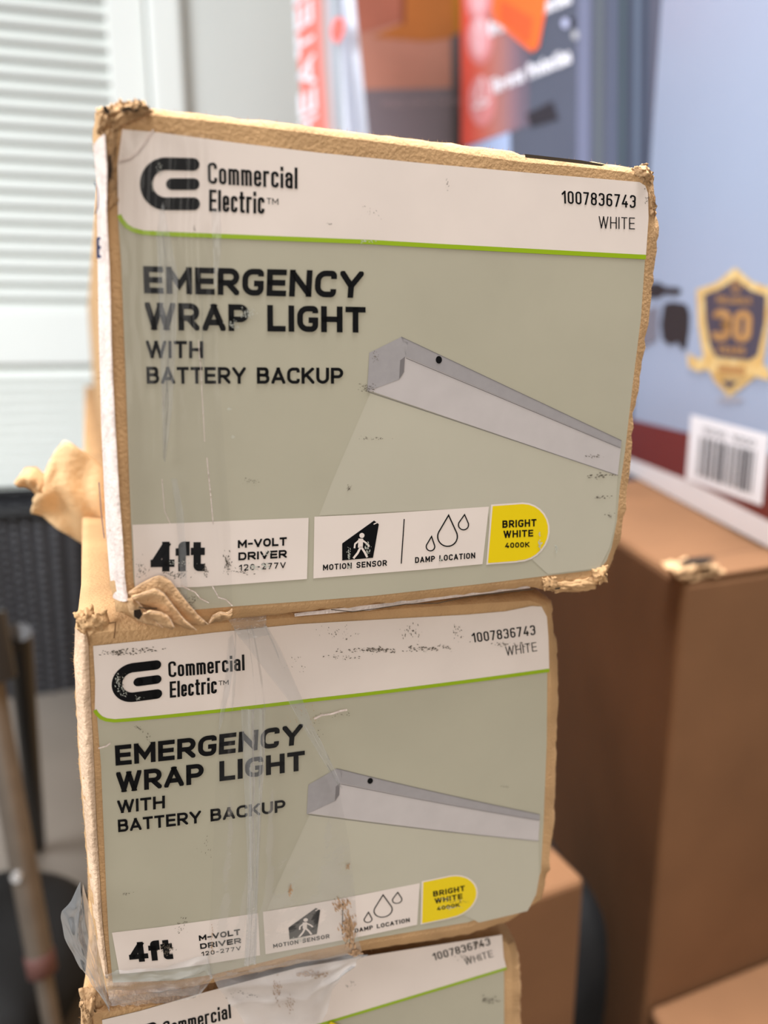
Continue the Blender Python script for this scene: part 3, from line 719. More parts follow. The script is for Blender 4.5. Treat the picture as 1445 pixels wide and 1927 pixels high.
# ---- artwork shared by the three labels, drawn in the frame of the top label
def art(label, pl, warp, parts, tm=True, jit=0):
    W = warp
    if 'band' in parts:
        mb = MB(); top = parts['band']
        lower = [(224, 405), (229, 415), (238, 426), (250, 433), (268, 438), (300, 440), (500, 448), (700, 456), (950, 470), (1214, 484)]
        put_poly(mb, top + [W(p) for p in lower[::-1]], pl, .00032); mb.build('white_band', LABEL_WHITE, label)
        mb = MB(); put_line(mb, lower[:6] + [(400, 444), (500, 448), (600, 452), (700, 456), (820, 463), (950, 470), (1080, 477), (1214, 484)], 8.5, pl, .00038, W, sub=3); mb.build('green_stripe', GREEN, label)
    if 'logo' in parts:
        mb = MB(); c = fillet([(363, 310), (275, 308, 37), (275, 384, 37), (364, 384)], seg=16)
        put_line(mb, c, 24, pl, .00042, W); put_poly(mb, disc(363, 310, 12), pl, .00042, W); put_poly(mb, disc(364, 384, 12), pl, .00042, W)
        put_line(mb, [(323, 347), (364, 347)], 22, pl, .00042, W); put_poly(mb, disc(323, 347, 11), pl, .00042, W); put_poly(mb, disc(364, 347, 11), pl, .00042, W)
        mb.build('logo_mark', INK, label)
        mb = MB(); put_text(mb, 'Commercial', ((391, 346), (559, 356), (390, 306), (559, 316)), pl, .00042, .135, W, .2)
        put_text(mb, 'Electric', ((393, 398), (497, 403), (393, 357), (497, 362)), pl, .00042, .135, W, .2)
        put_text(mb, 'TM', ((501, 384), (523, 386), (501, 373), (523, 374)), pl, .00042, .13, W); mb.build('brand_lettering', INK, label)
    if 'number' in parts:
        mb = MB(); put_text(mb, '1007836743', ((1056, 383), (1194, 392), (1055, 359), (1195, 368)), pl, .00042, .13, W, .26); mb.build('item_number', INK, label)
        mb = MB(); put_text(mb, 'WHITE', ((1125, 430), (1193, 432), (1125, 407), (1193, 410)), pl, .00042, .085, W, .22); mb.build('finish_text', INK, label)
    if 'title' in parts:
        mb = MB(); put_text(mb, 'EMERGENCY', ((271, 552), (680, 561), (269, 501), (684, 511)), pl, .00042, .215, W)
        put_text(mb, 'WRAP LIGHT', ((273, 621), (687, 626), (272, 569), (687, 578)), pl, .00042, .215, W); mb.build('title_lettering', INK, label)
        mb = MB(); put_text(mb, 'WITH', ((275, 674), (382, 674), (274, 641), (382, 642)), pl, .00042, .19, W)
        put_text(mb, 'BATTERY BACKUP', ((276, 722), (645, 722), (275, 690), (645, 692)), pl, .00042, .19, W); mb.build('subtitle_lettering', INK, label)
    if 'lamp' in parts:
        mb = MB(); put_poly(mb, [(696, 740), (1161, 893), (1156, 985), (1146, 1030), (1126, 1069), (1030, 1080), (1000, 1052), (925, 1056), (917, 954), (600, 970), (625, 905)], pl, .00030, W, 4); mb.build('printed_beam', BEAM, label)
        pic = MB(); put_poly(pic, [(762, 671), (1167, 841), (1161, 894), (700, 737), (690, 736), (749, 714)], pl, .00036, W, 4); pic = pic.build('lamp_picture', LAMP_LENS, label)
        mb = MB(); put_poly(mb, [(694, 664), (754, 634), (767, 645), (762, 671), (750, 714), (690, 736)], pl, .00040, W, 2); mb.build('lamp_end', LAMP_END, label)
        mb = MB(); put_poly(mb, [(754, 634), (1168, 829), (1167, 842), (762, 671)], pl, .00040, W, 5); mb.build('lamp_housing', LAMP_SIDE, label)
        mb = MB(); put_poly(mb, [(752, 678), (761, 671), (759, 700), (750, 714)], pl, .00044, W); put_line(mb, [(754, 634), (1168, 829)], 1.2, pl, .00044, W, sub=8); put_line(mb, [(692, 737), (1161, 894)], 1.0, pl, .00044, W, sub=8); put_line(mb, [(763, 674), (1166, 843)], 1.4, pl, .00044, W, sub=8); mb.build('lamp_edge', LAMP_EDGE, label)
        mb = MB(); put_poly(mb, disc(824.5, 677, 5.8, 7.2), pl, .00048, W); mb.build('lamp_button', INK, label)
    if 'panels' in parts:
        mb = MB(); put_poly(mb, [(249, 987), (360, 983), (470, 978), (580, 974), (577, 1089), (470, 1097), (370, 1104), (254, 1106)], pl, .00034, W); mb.build('feature_panel', LABEL_WHITE, label)
        mb = MB(); put_poly(mb, [(591, 972), (700, 967), (810, 960), (919, 953), (907, 1061), (800, 1071), (700, 1079), (589, 1088)], pl, .00034, W); mb.build('feature_panel', LABEL_WHITE, label)
        mb = MB(); put_text(mb, '4ft', ((283, 1075), (385, 1074), (283, 1019), (385, 1018)), pl, .00042, .25, W, .06); mb.build('length_text', INK, label)
        mb = MB(); put_text(mb, 'M-VOLT', ((447, 1031), (539, 1026), (447, 1016), (539, 1010)), pl, .00042, .24, W)
        put_text(mb, 'DRIVER', ((448, 1054), (539, 1049), (448, 1039), (539, 1034)), pl, .00042, .24, W)
        put_text(mb, '120-277V', ((449, 1074), (537, 1068), (449, 1062), (537, 1057)), pl, .00042, .18, W, .3); mb.build('driver_text', INK, label)
        ic = MB(); put_poly(ic, [(643, 1022), (703, 979), (712, 986), (701, 1049), (643, 1054)], pl, .00042, W); ic = ic.build('motion_pictogram', INK, label)
        mb = MB(); put_line(mb, [(702, 986), (712, 981)], 2, pl, .00046, W)
        put_poly(mb, disc(680, 1007, 4.8), pl, .00046, W)
        put_line(mb, [(678, 1013), (677, 1030)], 9, pl, .00046, W); put_line(mb, [(675, 1016), (667, 1023), (666, 1031)], 3.2, pl, .00046, W)
        put_line(mb, [(681, 1016), (689, 1022), (694, 1028)], 3.2, pl, .00046, W); put_line(mb, [(678, 1028), (672, 1040), (664, 1050)], 4, pl, .00046, W)
        put_line(mb, [(678, 1028), (685, 1038), (690, 1048)], 4, pl, .00046, W); mb.build('walking_figure', LABEL_WHITE, label)
        mb = MB(); put_text(mb, 'MOTION SENSOR', ((607, 1073), (727, 1064), (607, 1062), (727, 1053)), pl, .00042, .2, W, .24); mb.build('feature_text', INK, label)
        mb = MB(); put_line(mb, [(759.6, 976), (754, 1060)], 2, pl, .00042, W, sub=3); mb.build('divider_line', INK, label)
        mb = MB(); put_line(mb, drop(843, 969, 841, 1009, 18.5), 2.4, pl, .00042, W, closed=True); put_line(mb, drop(811, 1009, 809, 1028, 8), 2.2, pl, .00042, W, closed=True); put_line(mb, drop(873, 968, 871, 987, 9.5), 2.2, pl, .00042, W, closed=True); mb.build('water_drops', INK, label)
        mb = MB(); put_text(mb, 'DAMP LOCATION', ((780, 1059), (893, 1050), (780, 1048), (893, 1039)), pl, .00042, .2, W, .24); mb.build('feature_text', INK, label)
        def badge(g):
            L = [(926 - g, 952 - g), (955, 950 - g)]
            for k in range(15):
                a = -math.pi / 2 + math.pi * k / 14; L.append((978 + (52 + g) * math.cos(a) - 4 * math.sin(a), 1001 + (53 + g) * math.sin(a)))
            return L + [(970, 1055 + g), (917 - g, 1059 + g)]
        mb = MB(); put_poly(mb, badge(3), pl, .00036, W); mb.build('badge_border', LABEL_WHITE, label)
        mb = MB(); put_poly(mb, badge(0), pl, .00040, W); bd = mb.build('badge', YELLOW, label)
        mb = MB(); put_text(mb, 'BRIGHT', ((944, 993), (1008, 990), (944, 979), (1008, 976)), pl, .00044, .21, W, .2); put_text(mb, 'WHITE', ((946, 1012), (1002, 1009), (946, 998), (1002, 996)), pl, .00044, .21, W, .2); put_text(mb, '4000K', ((949, 1031), (995, 1029), (949, 1021), (995, 1019)), pl, .00044, .22, W, .2); mb.build('badge_lettering', INK, label)
def fit(src, dst, deg):
    """least squares polynomial map from the top label's artwork to another label"""
    S = np.array(src, float); D = np.array(dst, float); mu = np.array([700, 700.]); sc = 500.
    def terms(p):
        x, y = (p[0] - mu[0]) / sc, (p[1] - mu[1]) / sc; t = [1, x, y, x * y]
        if deg >= 2: t += [x * x, y * y]
        if deg >= 3: t += [x ** 3, x * x * y, x * y * y, y ** 3]
        return t
    Am = np.array([terms(p) for p in S]); co, *_ = np.linalg.lstsq(Am, D, rcond=None)
    return lambda p: tuple(np.array(terms(p)) @ co)
ident = lambda p: (p[0], p[1])
c1 = [((222, 243), (175, 1215)), ((271, 552), (219, 1438)), ((269, 501), (218.4, 1402)), ((684, 511), (566, 1366)), ((680, 561), (561, 1402)), ((272, 569), (221, 1451)), ((687, 578), (575, 1411)), ((687, 626), (568, 1448)),
      ((276, 722), (226, 1564.6)), ((275, 691), (224.6, 1541)), ((645, 692), (540, 1500.7)), ((645, 722), (536, 1526)), ((391, 346), (318, 1274.4)), ((390, 306), (317, 1243)), ((394, 397), (320, 1312.6)), ((263, 346), (210, 1283.5)), ((374.5, 309), (303.5, 1251)), ((376, 384), (305.6, 1308)),
      ((300, 440), (229, 1359)), ((1213, 484), (1029, 1270)), ((1056, 383), (892, 1208.5)), ((1055, 359), (888, 1189.5)), ((1195, 368), (1003.5, 1172)), ((1194, 392), (1005, 1191)), ((1125, 430), (953, 1232.5)), ((1193.6, 431), (1009, 1225)),
      ((753.7, 634), (632, 1443.7)), ((693.6, 663.6), (583, 1469)), ((689, 735.7), (577, 1525.6)), ((1168, 833), (1018.7, 1530)), ((1161, 894), (1013, 1578)), ((824.5, 677), (696, 1466.6)),
      ((250, 986), (208, 1760)), ((577, 1089), (489, 1797)), ((579.6, 974), (488, 1717.5)), ((283, 1075), (236.7, 1807)), ((384, 1073), (318.7, 1799)), ((447, 1016), (373.4, 1759)), ((538.5, 1010), (451, 1747)), ((537, 1068), (451, 1788)),
      ((591.5, 972), (497, 1713)), ((918.5, 953), (788, 1662)), ((907.4, 1061), (782, 1740.7)), ((607, 1073), (511.8, 1783.7)), ((927, 952), (799, 1658)), ((917.5, 1058.6), (792.5, 1737)), ((1030, 993), (892.6, 1684.5)), ((943.7, 978.6), (812, 1679.5)), ((1008, 976), (871.5, 1668.5)), ((994.6, 1029.5), (861.8, 1707.7)), ((365, 1145), (330, 1848)), ((1030, 1083), (905, 1725))]
WARP2 = fit([a for a, b in c1], [b for a, b in c1], 3)
c2 = [((1056, 383), (807, 1801.5)), ((1055, 359), (805, 1783.7)), ((1195, 368), (923, 1762.6)), ((1194, 392), (923, 1777)), ((1125, 430), (867, 1812)), ((1193.6, 431), (923, 1799)), ((1213, 484), (946, 1827)), ((559, 317), (416.6, 1894.6)), ((559, 356), (421.8, 1920)), ((390, 306), (295.5, 1923)), ((222, 243), (198, 1912)), ((1205, 345), (945, 1755)), ((780, 460), (640, 1918))]
WARP3 = fit([a for a, b in c2], [b for a, b in c2], 1)

GRP = None
# ---------------- top box
R1 = ( (.003, PL1.at(215, 205)[2] - .001), (.001, CAM_H - .0735), (.1625, CAM_H - .0855), (.1665, PL1.at(1225, 322)[2] - .001) )
loc = PL1.pos(.08, CAM_H - .0795, .62)
box1 = thing('lamp_carton', 'topmost labelled carton, tilted, with crushed lower left corner and yellow badge', 'carton', tuple(loc), 'stacked labelled lamp cartons')
out1 = [[(180, 212), (174, 260), (181, 330), (183, 450), (185, 600), (190, 800), (199, 1000), (207, 1100), (218, 1150)],
        [(218, 1150), (262, 1168), (330, 1172), (430, 1165), (560, 1152), (700, 1140), (830, 1126), (1000, 1104), (1040, 1112), (1085, 1114), (1115, 1108), (1133, 1092)],
        [(1133, 1092), (1152, 1055), (1165, 1015), (1175, 960), (1182, 900), (1187, 830), (1189, 775), (1198, 735), (1207, 680), (1217, 600), (1226, 530), (1232, 480), (1237, 440), (1237, 413), (1229, 405), (1230, 375), (1226, 330)],
        [(1226, 330), (1190, 316), (1120, 306), (985, 294), (975, 286), (780, 262), (600, 240), (450, 222), (300, 207), (240, 200), (180, 212)]]
in1 = [[(204, 228), (202, 300), (201, 400), (205, 500), (208, 600), (212, 700), (217, 800), (222, 900), (228, 1000), (234, 1080), (243, 1130)],
       [(243, 1130), (300, 1152), (430, 1148), (560, 1139), (700, 1126), (830, 1112), (1000, 1093), (1040, 1095), (1085, 1092), (1122, 1082)],
       [(1122, 1082), (1140, 1050), (1152, 1010), (1163, 950), (1172, 880), (1180, 800), (1190, 730), (1204, 640), (1215, 540), (1222, 480), (1226, 430), (1220, 400), (1216, 350)],
       [(1216, 350), (1190, 326), (1120, 317), (980, 305), (780, 276), (600, 253), (450, 234), (300, 218), (240, 214), (204, 228)]]
carton(box1, PL1, out1, in1, R1, 11)
lab1 = MB(); put_poly(lab1, [(230, 244), (300, 250), (450, 270), (600, 288), (800, 308), (1000, 326), (1120, 336), (1202, 343), (1213, 350), (1218, 364), (1219, 410), (1213, 485), (1205, 600), (1190, 720), (1175, 850), (1165, 920), (1160, 980), (1150, 1030), (1140, 1056), (1128, 1071), (1030, 1083), (900, 1099), (700, 1121), (560, 1132), (436, 1141), (365, 1147), (256, 1122), (251, 1090), (243, 900), (236, 700), (228, 500), (222, 410), (221, 310)], PL1, .00022)
lab1 = lab1.build('label', LABEL_SAGE, box1)
band1 = [(222, 404), (221, 310), (230, 244), (300, 250), (450, 270), (600, 288), (800, 308), (1000, 326), (1120, 336), (1202, 343), (1213, 350), (1218, 364), (1219, 410)]
art(lab1, PL1, ident, {'band': band1, 'logo': 1, 'number': 1, 'title': 1, 'lamp': 1, 'panels': 1})
# bright worn paper on the left edge, with a cut-off blue letter
le_o = [(176, 262), (182, 330), (184, 450), (186, 600), (191, 800), (200, 1000), (208, 1100), (214, 1138)]
le_i = [(197, 258), (201, 320), (200, 400), (205, 500), (207, 560), (209, 650), (213, 740), (218, 830), (223, 920), (230, 1010), (234, 1080), (240, 1124)]
o = strip(le_o, le_i, PL1, lambda s, t: -.0065 * (1 - s) ** 1.5 + .0016 * math.sin(math.pi * s) + .0004 + .0024 * s * s, 'edge_paper', WORN_PAPER, box1, 60, .0004, 4, cols=8, label='white worn paper strip')
mb = MB(); put_text(mb, 'E', ((181.5, 488), (190, 487), (181, 449), (189, 447)), PL1, .0018, .14); mb.build('side_print', BLUE_INK, o); mb = MB(); put_line(mb, [(178, 345), (183, 358), (185, 375), (184, 392), (179, 405)], 2.2, PL1, .0018); mb.build('side_print', BLUE_INK, o); mb = MB(); put_line(mb, [(186, 905), (190, 960), (196, 1010)], 1.6, PL1, .0018); mb.build('side_print', BLUE_INK, o)
# crushed corners
mb = MB()
crumple(mb, [(180, 204), (222, 192), (228, 236), (182, 250)], PL1, -.001, .003, 3, fr=6)
crumple(mb, [(204, 206), (262, 196), (290, 212), (212, 248)], PL1, .0005, .0035, 5, fr=5)
crumple(mb, [(222, 198), (268, 194), (284, 216), (234, 226)], PL1, .0025, .003, 8, fr=4)
crumple(mb, [(196, 250), (222, 236), (214, 330), (200, 340)], PL1, .0002, .0015, 9, fr=6)
crumple(mb, [(200, 330), (214, 330), (224, 380), (202, 398)], PL1, .0002, .0015, 13, fr=5)
solid(mb.build('crushed_corner', KRAFT_TORN, box1, True), .0006, 1)
mb = MB()
crumple(mb, [(1186, 318), (1216, 306), (1232, 330), (1210, 352)], PL1, -.001, .0025, 21, fr=5)
crumple(mb, [(1212, 342), (1232, 330), (1236, 408), (1222, 404)], PL1, -.0012, .002, 22, fr=6)
solid(mb.build('crushed_corner', KRAFT_TORN, box1, True), .0006, 1)
# folded torn flap at the lower left corner, in layers
def flap(mb, top, bot, off0, off1, seed):
    A_ = resample(top, 22); B_ = resample(bot, 22); rows = []
    for i in range(22):
        t = i / 21; row = []
        for j in range(9):
            s = j / 8; q = A_[i] + (B_[i] - A_[i]) * s
            row.append(PL1.at(q[0], q[1], off0 + (off1 - off0) * s + .0012 * math.sin(math.pi * s) + .0006 * noise.noise(Vector((t * 5, s * 3, seed)))))
        rows.append(row)
    mb.grid(rows)
LAY = [([(240, 1108), (262, 1093), (288, 1080), (302, 1076), (318, 1085), (345, 1120), (370, 1150), (388, 1166)], [(250, 1122), (268, 1124), (284, 1126), (300, 1132), (318, 1144), (336, 1160), (352, 1170), (374, 1174)], .0032, .0012, 1),
 ([(246, 1112), (266, 1103), (290, 1095), (304, 1103), (322, 1127), (342, 1152), (364, 1171)], [(250, 1122), (262, 1130), (282, 1138), (300, 1146), (316, 1158), (328, 1168), (344, 1175)], .0056, .0030, 2),
 ([(266, 1138), (280, 1133), (300, 1136), (314, 1146), (322, 1162)], [(266, 1146), (280, 1154), (294, 1162), (304, 1169), (318, 1174)], .0072, .0046, 3),
 ([(246, 1116), (258, 1124), (268, 1136), (286, 1156), (304, 1171)], [(236, 1124), (242, 1148), (256, 1164), (274, 1172), (298, 1176)], .0036, .0012, 4),
 ([(390, 1166), (398, 1152), (412, 1146), (424, 1148), (434, 1140)], [(392, 1170), (402, 1170), (412, 1168), (424, 1166), (434, 1164)], .0022, .0008, 5)]
for L_ in LAY:
    mb = MB(); flap(mb, *L_); solid(mb.build('torn_flap', KRAFT_TORN, box1, True), .0007, -1)
    mb = MB(); put_line(mb, [(p[0] + .4, p[1] + .8) for p in L_[0]], 1.6, PL1, L_[2] + .0006, sub=5); mb.build('flap_edge', KRAFT_WORN, box1)
mb = MB(); put_poly(mb, [(250, 1138), (262, 1136), (266, 1146), (260, 1156), (250, 1150)], PL1, .0046); put_line(mb, [(258, 1129), (272, 1131), (292, 1131)], 2.2, PL1, .0064); mb.build('flap_shade', mat('shade_dark', (44, 32, 22), 1), box1)  # dark paint for the shade in the curl and under the flap layers
# dark torn slit along the top edge and split ply along the bottom
mb = MB(); put_poly(mb, [(984, 291), (1090, 303), (1135, 311), (1128, 314), (1060, 306), (985, 298)], PL1, .0010); mb.build('ply_gap', mat('ply_dark', (70, 58, 44), 1), box1)
strip([(556, 1156), (700, 1140), (860, 1118), (1000, 1104)], [(556, 1162), (700, 1150), (830, 1130), (1000, 1108)], PL1, -.001, 'split_ply', WORN_PAPER, box1, 20, .0006, 6, cols=5)
mb = MB(); put_line(mb, [(620, 1144), (660, 1148), (700, 1143), (760, 1134), (820, 1132), (880, 1119), (1000, 1106)], 1.6, PL1, .0016); put_line(mb, [(1036, 1108), (1060, 1103), (1084, 1104)], 3, PL1, .001); mb.build('ply_gap', mat('ply_dark', (70, 58, 44), 1), box1)
mb = MB(); crumple(mb, [(1040, 1096), (1118, 1086), (1120, 1108), (1042, 1114)], PL1, .0003, .0012, 31, fr=4); crumple(mb, [(1112, 1072), (1140, 1062), (1140, 1094), (1116, 1100)], PL1, .0002, .002, 32, fr=6); crumple(mb, [(1018, 1088), (1044, 1084), (1046, 1112), (1022, 1110)], PL1, .0003, .0016, 33, fr=6)
solid(mb.build('crushed_corner', KRAFT, box1, True), .0005, 1)
# clear tape over the left part of the label, with creases
def creases(lines):
    def f(s, t):
        o = 0
        for c0, c1_, w_, a in lines:
            cc = c0 + (c1_ - c0) * t + .03 * noise.noise(Vector((t * 6, c0 * 9, 1))); o += a * math.exp(-((s - cc) / w_) ** 2)
        return o
    return f
strip([(222, 330), (240, 245)] if False else [(232, 246), (228, 330), (226, 430), (232, 520), (238, 700), (246, 900), (254, 1085), (262, 1110)],
      [(391, 254), (398, 305), (394, 440), (398, 520), (412, 700), (424, 880), (433, 1000), (437, 1143)], PL1, .0006, 'packing_tape', TAPE, box1, 90, .00018, 2,
      creases([(.42, .30, .05, .0007), (.62, .42, .03, .0005), (.80, .84, .035, .0006), (.93, .70, .02, .0004)]), cols=60, fr=11)
tp1 = [o for o in box1.children if o.name.startswith('packing_tape')][0]
strip([(294, 440), (297, 520), (300, 640), (304, 760), (306, 860)], [(318, 440), (334, 520), (330, 640), (324, 760), (310, 870)], PL1, .0009, 'tape_fold_sheen', TAPE_HAZE, tp1, 50, .0003, 21, creases([(.3, .3, .2, .0007)]), cols=16)  # this and the next hazy strips paint in light caught on tape ridges
strip([(300, 400), (298, 420), (294, 440)], [(306, 380), (312, 410), (318, 440)], PL1, .0009, 'tape_fold_sheen', TAPE_HAZE, tp1, 12, .0003, 22, cols=8)
strip([(398, 396), (398, 430), (400, 480), (402, 540)], [(412, 396), (416, 430), (414, 480), (405, 540)], PL1, .0009, 'tape_fold_sheen', TAPE_HAZE, tp1, 24, .0003, 23, cols=8)
strip([(322, 900), (330, 960), (336, 1040), (340, 1130)], [(332, 900), (344, 960), (350, 1040), (352, 1130)], PL1, .0009, 'tape_fold_sheen', TAPE_HAZE, tp1, 24, .0003, 24, cols=8)
# ---------------- loose torn board hanging at the left of the stack
tb = thing('torn_cardboard', 'torn tan cardboard flap sticking out left between the two upper cartons', 'cardboard', tuple(at_y(130, 940, .34)))
rows = []; TPL = Plane(at_y(120, 930, .335), 12)
ta = [(58, 962), (80, 970), (106, 988), (142, 1012), (178, 1034), (215, 1056)]; tb_ = [(84, 918), (94, 885), (110, 846), (128, 826), (162, 846), (215, 892)]
A_ = resample(ta, 24); B_ = resample(tb_, 24)
for i in range(24):
    t = i / 23; row = []
    for j in range(16):
        s = j / 15; q = A_[i] + (B_[i] - A_[i]) * s
        row.append(TPL.at(q[0], q[1], (.006 if s > .55 else .006 * s / .55) - .012 * max(0, s - .55) + .004 * noise.noise(Vector((s * 3, t * 4, 2))) + .004 * s))
    rows.append(row)
mb = MB(); mb.grid(rows); solid(mb.build('board', mat('kraft_pale', (224, 186, 140), .9, .2, 60, .6, 500, spec=.1), tb, True), .0025, 0)
mb = MB(); A_ = resample([(40, 900), (54, 880), (72, 879), (88, 894)], 12); B_ = resample([(40, 908), (58, 908), (72, 922), (84, 930)], 12); rows = []
for i in range(12):
    rows.append([TPL.at(*(A_[i] + (B_[i] - A_[i]) * j / 7), .004 + .006 * math.sin(j / 7 * 3) + .003 * noise.noise(Vector((i * .4, j * .5, 8)))) for j in range(8)])
mb.grid(rows); solid(mb.build('curled_tip', KRAFT, tb, True), .002, 0)

# ---------------- middle box
R2 = ((-.0125, CAM_H - .0765), (-.0145, CAM_H - .2065), (.1405, CAM_H - .2225), (.1440, CAM_H - .0880))
box2 = thing('lamp_carton', 'middle labelled carton with wide clear tape over its title', 'carton', tuple(PL2.pos(.065, CAM_H - .2145, .62)), 'stacked labelled lamp cartons')
out2 = [[(142, 1182), (139, 1250), (142, 1330), (149, 1440), (157, 1540), (165, 1640), (175, 1740), (188, 1830), (200, 1862)],
        [(200, 1862), (260, 1862), (330, 1858), (400, 1848), (560, 1813), (700, 1786), (880, 1758), (960, 1733), (1018, 1692)],
        [(1018, 1692), (1032, 1630), (1042, 1550), (1046, 1420), (1050, 1300), (1047, 1200), (1040, 1186), (1036, 1130)],
        [(1036, 1130), (1000, 1116), (800, 1128), (500, 1146), (250, 1158), (170, 1160), (142, 1182)]]
in2 = [[(168, 1196), (170, 1260), (173, 1340), (178, 1440), (182, 1540), (188, 1640), (194, 1740), (206, 1846)],
       [(206, 1846), (330, 1850), (400, 1840), (560, 1802), (700, 1774), (880, 1745), (950, 1722), (1006, 1684)],
       [(1006, 1684), (1020, 1640), (1026, 1550), (1033, 1400), (1036, 1268), (1034, 1190), (1026, 1142)],
       [(1026, 1142), (1000, 1130), (800, 1142), (500, 1166), (250, 1186), (190, 1190), (168, 1196)]]
carton(box2, PL2, out2, in2, R2, 12, d_side=(.006, .0025, .004, .004))
strip([(141, 1190), (139, 1250), (143, 1330), (150, 1440), (158, 1540), (166, 1640), (176, 1740), (188, 1826)], [(166, 1192), (168, 1260), (172, 1340), (177, 1440), (181, 1540), (187, 1640), (193, 1740), (204, 1840)], PL2,
      lambda s, t: -.0045 * (1 - s) ** 1.5 + .0016 * math.sin(math.pi * s) + .0004, 'worn_edge', KRAFT_WORN, box2, 60, .0005, 6, cols=8)
lab2 = MB(); put_poly(lab2, [(175, 1215), (280, 1204), (400, 1190), (560, 1174), (700, 1166), (880, 1156), (950, 1150), (1000, 1140), (1018, 1141), (1028, 1160), (1031, 1200), (1029, 1268), (1028, 1400), (1022, 1550), (1017, 1640), (1003, 1678), (950, 1709), (880, 1735), (700, 1765), (560, 1794), (400, 1833), (330, 1844), (212, 1848), (205, 1770), (200, 1680), (195, 1560), (190, 1440), (182, 1340)], PL2, .00022)
lab2 = lab2.build('label', LABEL_SAGE, box2)
band2 = [WARP2((224, 404)), (179, 1280), (175, 1215), (280, 1204), (400, 1190), (560, 1174), (700, 1166), (880, 1156), (950, 1150), (1000, 1140), (1018, 1141), (1028, 1160), (1031, 1200)]
art(lab2, PL2, WARP2, {'band': band2, 'logo': 1, 'number': 1, 'title': 1, 'lamp': 1, 'panels': 1})
mb = MB(); crumple(mb, [(146, 1168), (200, 1150), (214, 1196), (160, 1206)], PL2, -.002, .0022, 41, fr=4); crumple(mb, [(140, 1160), (176, 1146), (182, 1184), (146, 1192)], PL2, -.004, .003, 42, fr=4)
solid(mb.build('crushed_corner', KRAFT, box2, True), .0006, 1)
mb = MB(); put_line(mb, [(204, 1168), (217, 1166), (216, 1182), (214, 1196)], 2.5, PL2, .0022); put_line(mb, [(162, 1182), (166, 1196), (168, 1210)], 4, PL2, .0020); mb.build('crease_shade', mat('crease_brown', (128, 94, 62), 1), box2)  # brown lines drawn as the shade in the corner creases
# tape on the middle box
tl2 = [(430, 1178), (432, 1200), (428, 1260), (418, 1330), (413, 1380), (405, 1450), (402, 1560), (396, 1700), (390, 1800), (394, 1838)]
tr2 = [(500, 1172), (522, 1215), (556, 1290), (590, 1370), (625, 1440), (640, 1500), (655, 1580), (665, 1660), (672, 1760), (680, 1790)]
tape2 = strip(tl2, tr2, PL2, .0007, 'packing_tape', TAPE, box2, 110, .00025, 5, creases([(.1, .05, .05, .0007), (.55, .30, .04, .0006), (.45, .15, .03, .0005), (.9, .75, .06, .0005)]), cols=50, fr=12)
strip([(440, 1184), (470, 1222), (500, 1262), (536, 1308), (570, 1368), (600, 1420), (634, 1474)], [(500, 1174), (524, 1215), (557, 1290), (590, 1368), (612, 1412), (630, 1450), (642, 1480)], PL2, .0016, 'tape_fold_sheen', TAPE_HAZE, tape2, 50, .0004, 7, cols=14)
strip([(452, 1330), (456, 1420), (460, 1520), (465, 1640), (462, 1740), (458, 1812)], [(497, 1330), (496, 1420), (490, 1520), (485, 1640), (482, 1740), (480, 1806)], PL2, .0014, 'tape_fold_sheen', TAPE_HAZE, tape2, 60, .0003, 8, creases([(.85, .9, .06, .0008), (.4, .3, .1, .0006)]), cols=24)
strip([(436, 1190), (442, 1225), (430, 1300), (420, 1345)], [(428, 1200), (424, 1260), (414, 1330), (409, 1380)], PL2, .0013, 'tape_fold_sheen', TAPE_HAZE, tape2, 30, .0004, 9, cols=8)
strip([(425, 1158), (436, 1176), (450, 1200)], [(498, 1152), (498, 1172), (506, 1190)], PL2, .0022, 'tape_fold_sheen', TAPE_HAZE, tape2, 20, .001, 10, cols=12)
# loose film at the lower left corner and along the bottom edge
strip([(151, 1650), (134, 1682), (116, 1708), (114, 1722), (121, 1752), (142, 1794), (168, 1834), (202, 1876)], [(156, 1656), (166, 1692), (174, 1724), (180, 1752), (186, 1782), (192, 1812), (198, 1840), (207, 1878)], PL2, lambda s, t: .002 + .006 * math.sin(math.pi * s) * (1 - t * .6), 'loose_tape', FILM, tape2, 60, .002, 11, creases([(.5, .6, .05, .002), (.8, .8, .05, .0015)]), cols=24, fr=6)
strip([(196, 1822), (230, 1818), (270, 1814), (330, 1806), (360, 1796), (388, 1786), (396, 1826)], [(208, 1882), (240, 1878), (290, 1868), (340, 1862), (372, 1860), (386, 1848), (398, 1830)], PL2, .0022, 'loose_tape', FILM, tape2, 50, .0012, 12, creases([(.35, .4, .06, .0012), (.7, .7, .06, .0012)]), cols=20, fr=7)
strip([(204, 1872), (260, 1866), (330, 1858), (376, 1850)], [(212, 1888), (262, 1886), (330, 1880), (366, 1874)], PL2, .0010, 'loose_tape', FILM, tape2, 40, .001, 13, cols=10)
strip([(394, 1832), (450, 1826), (540, 1808), (690, 1790)], [(470, 1935), (520, 1932), (600, 1935), (640, 1830)], PL2, .0006, 'loose_tape', FILM, tape2, 60, .0016, 14, creases([(.5, .5, .05, .0012), (.2, .3, .06, .001)]), cols=30, fr=5)

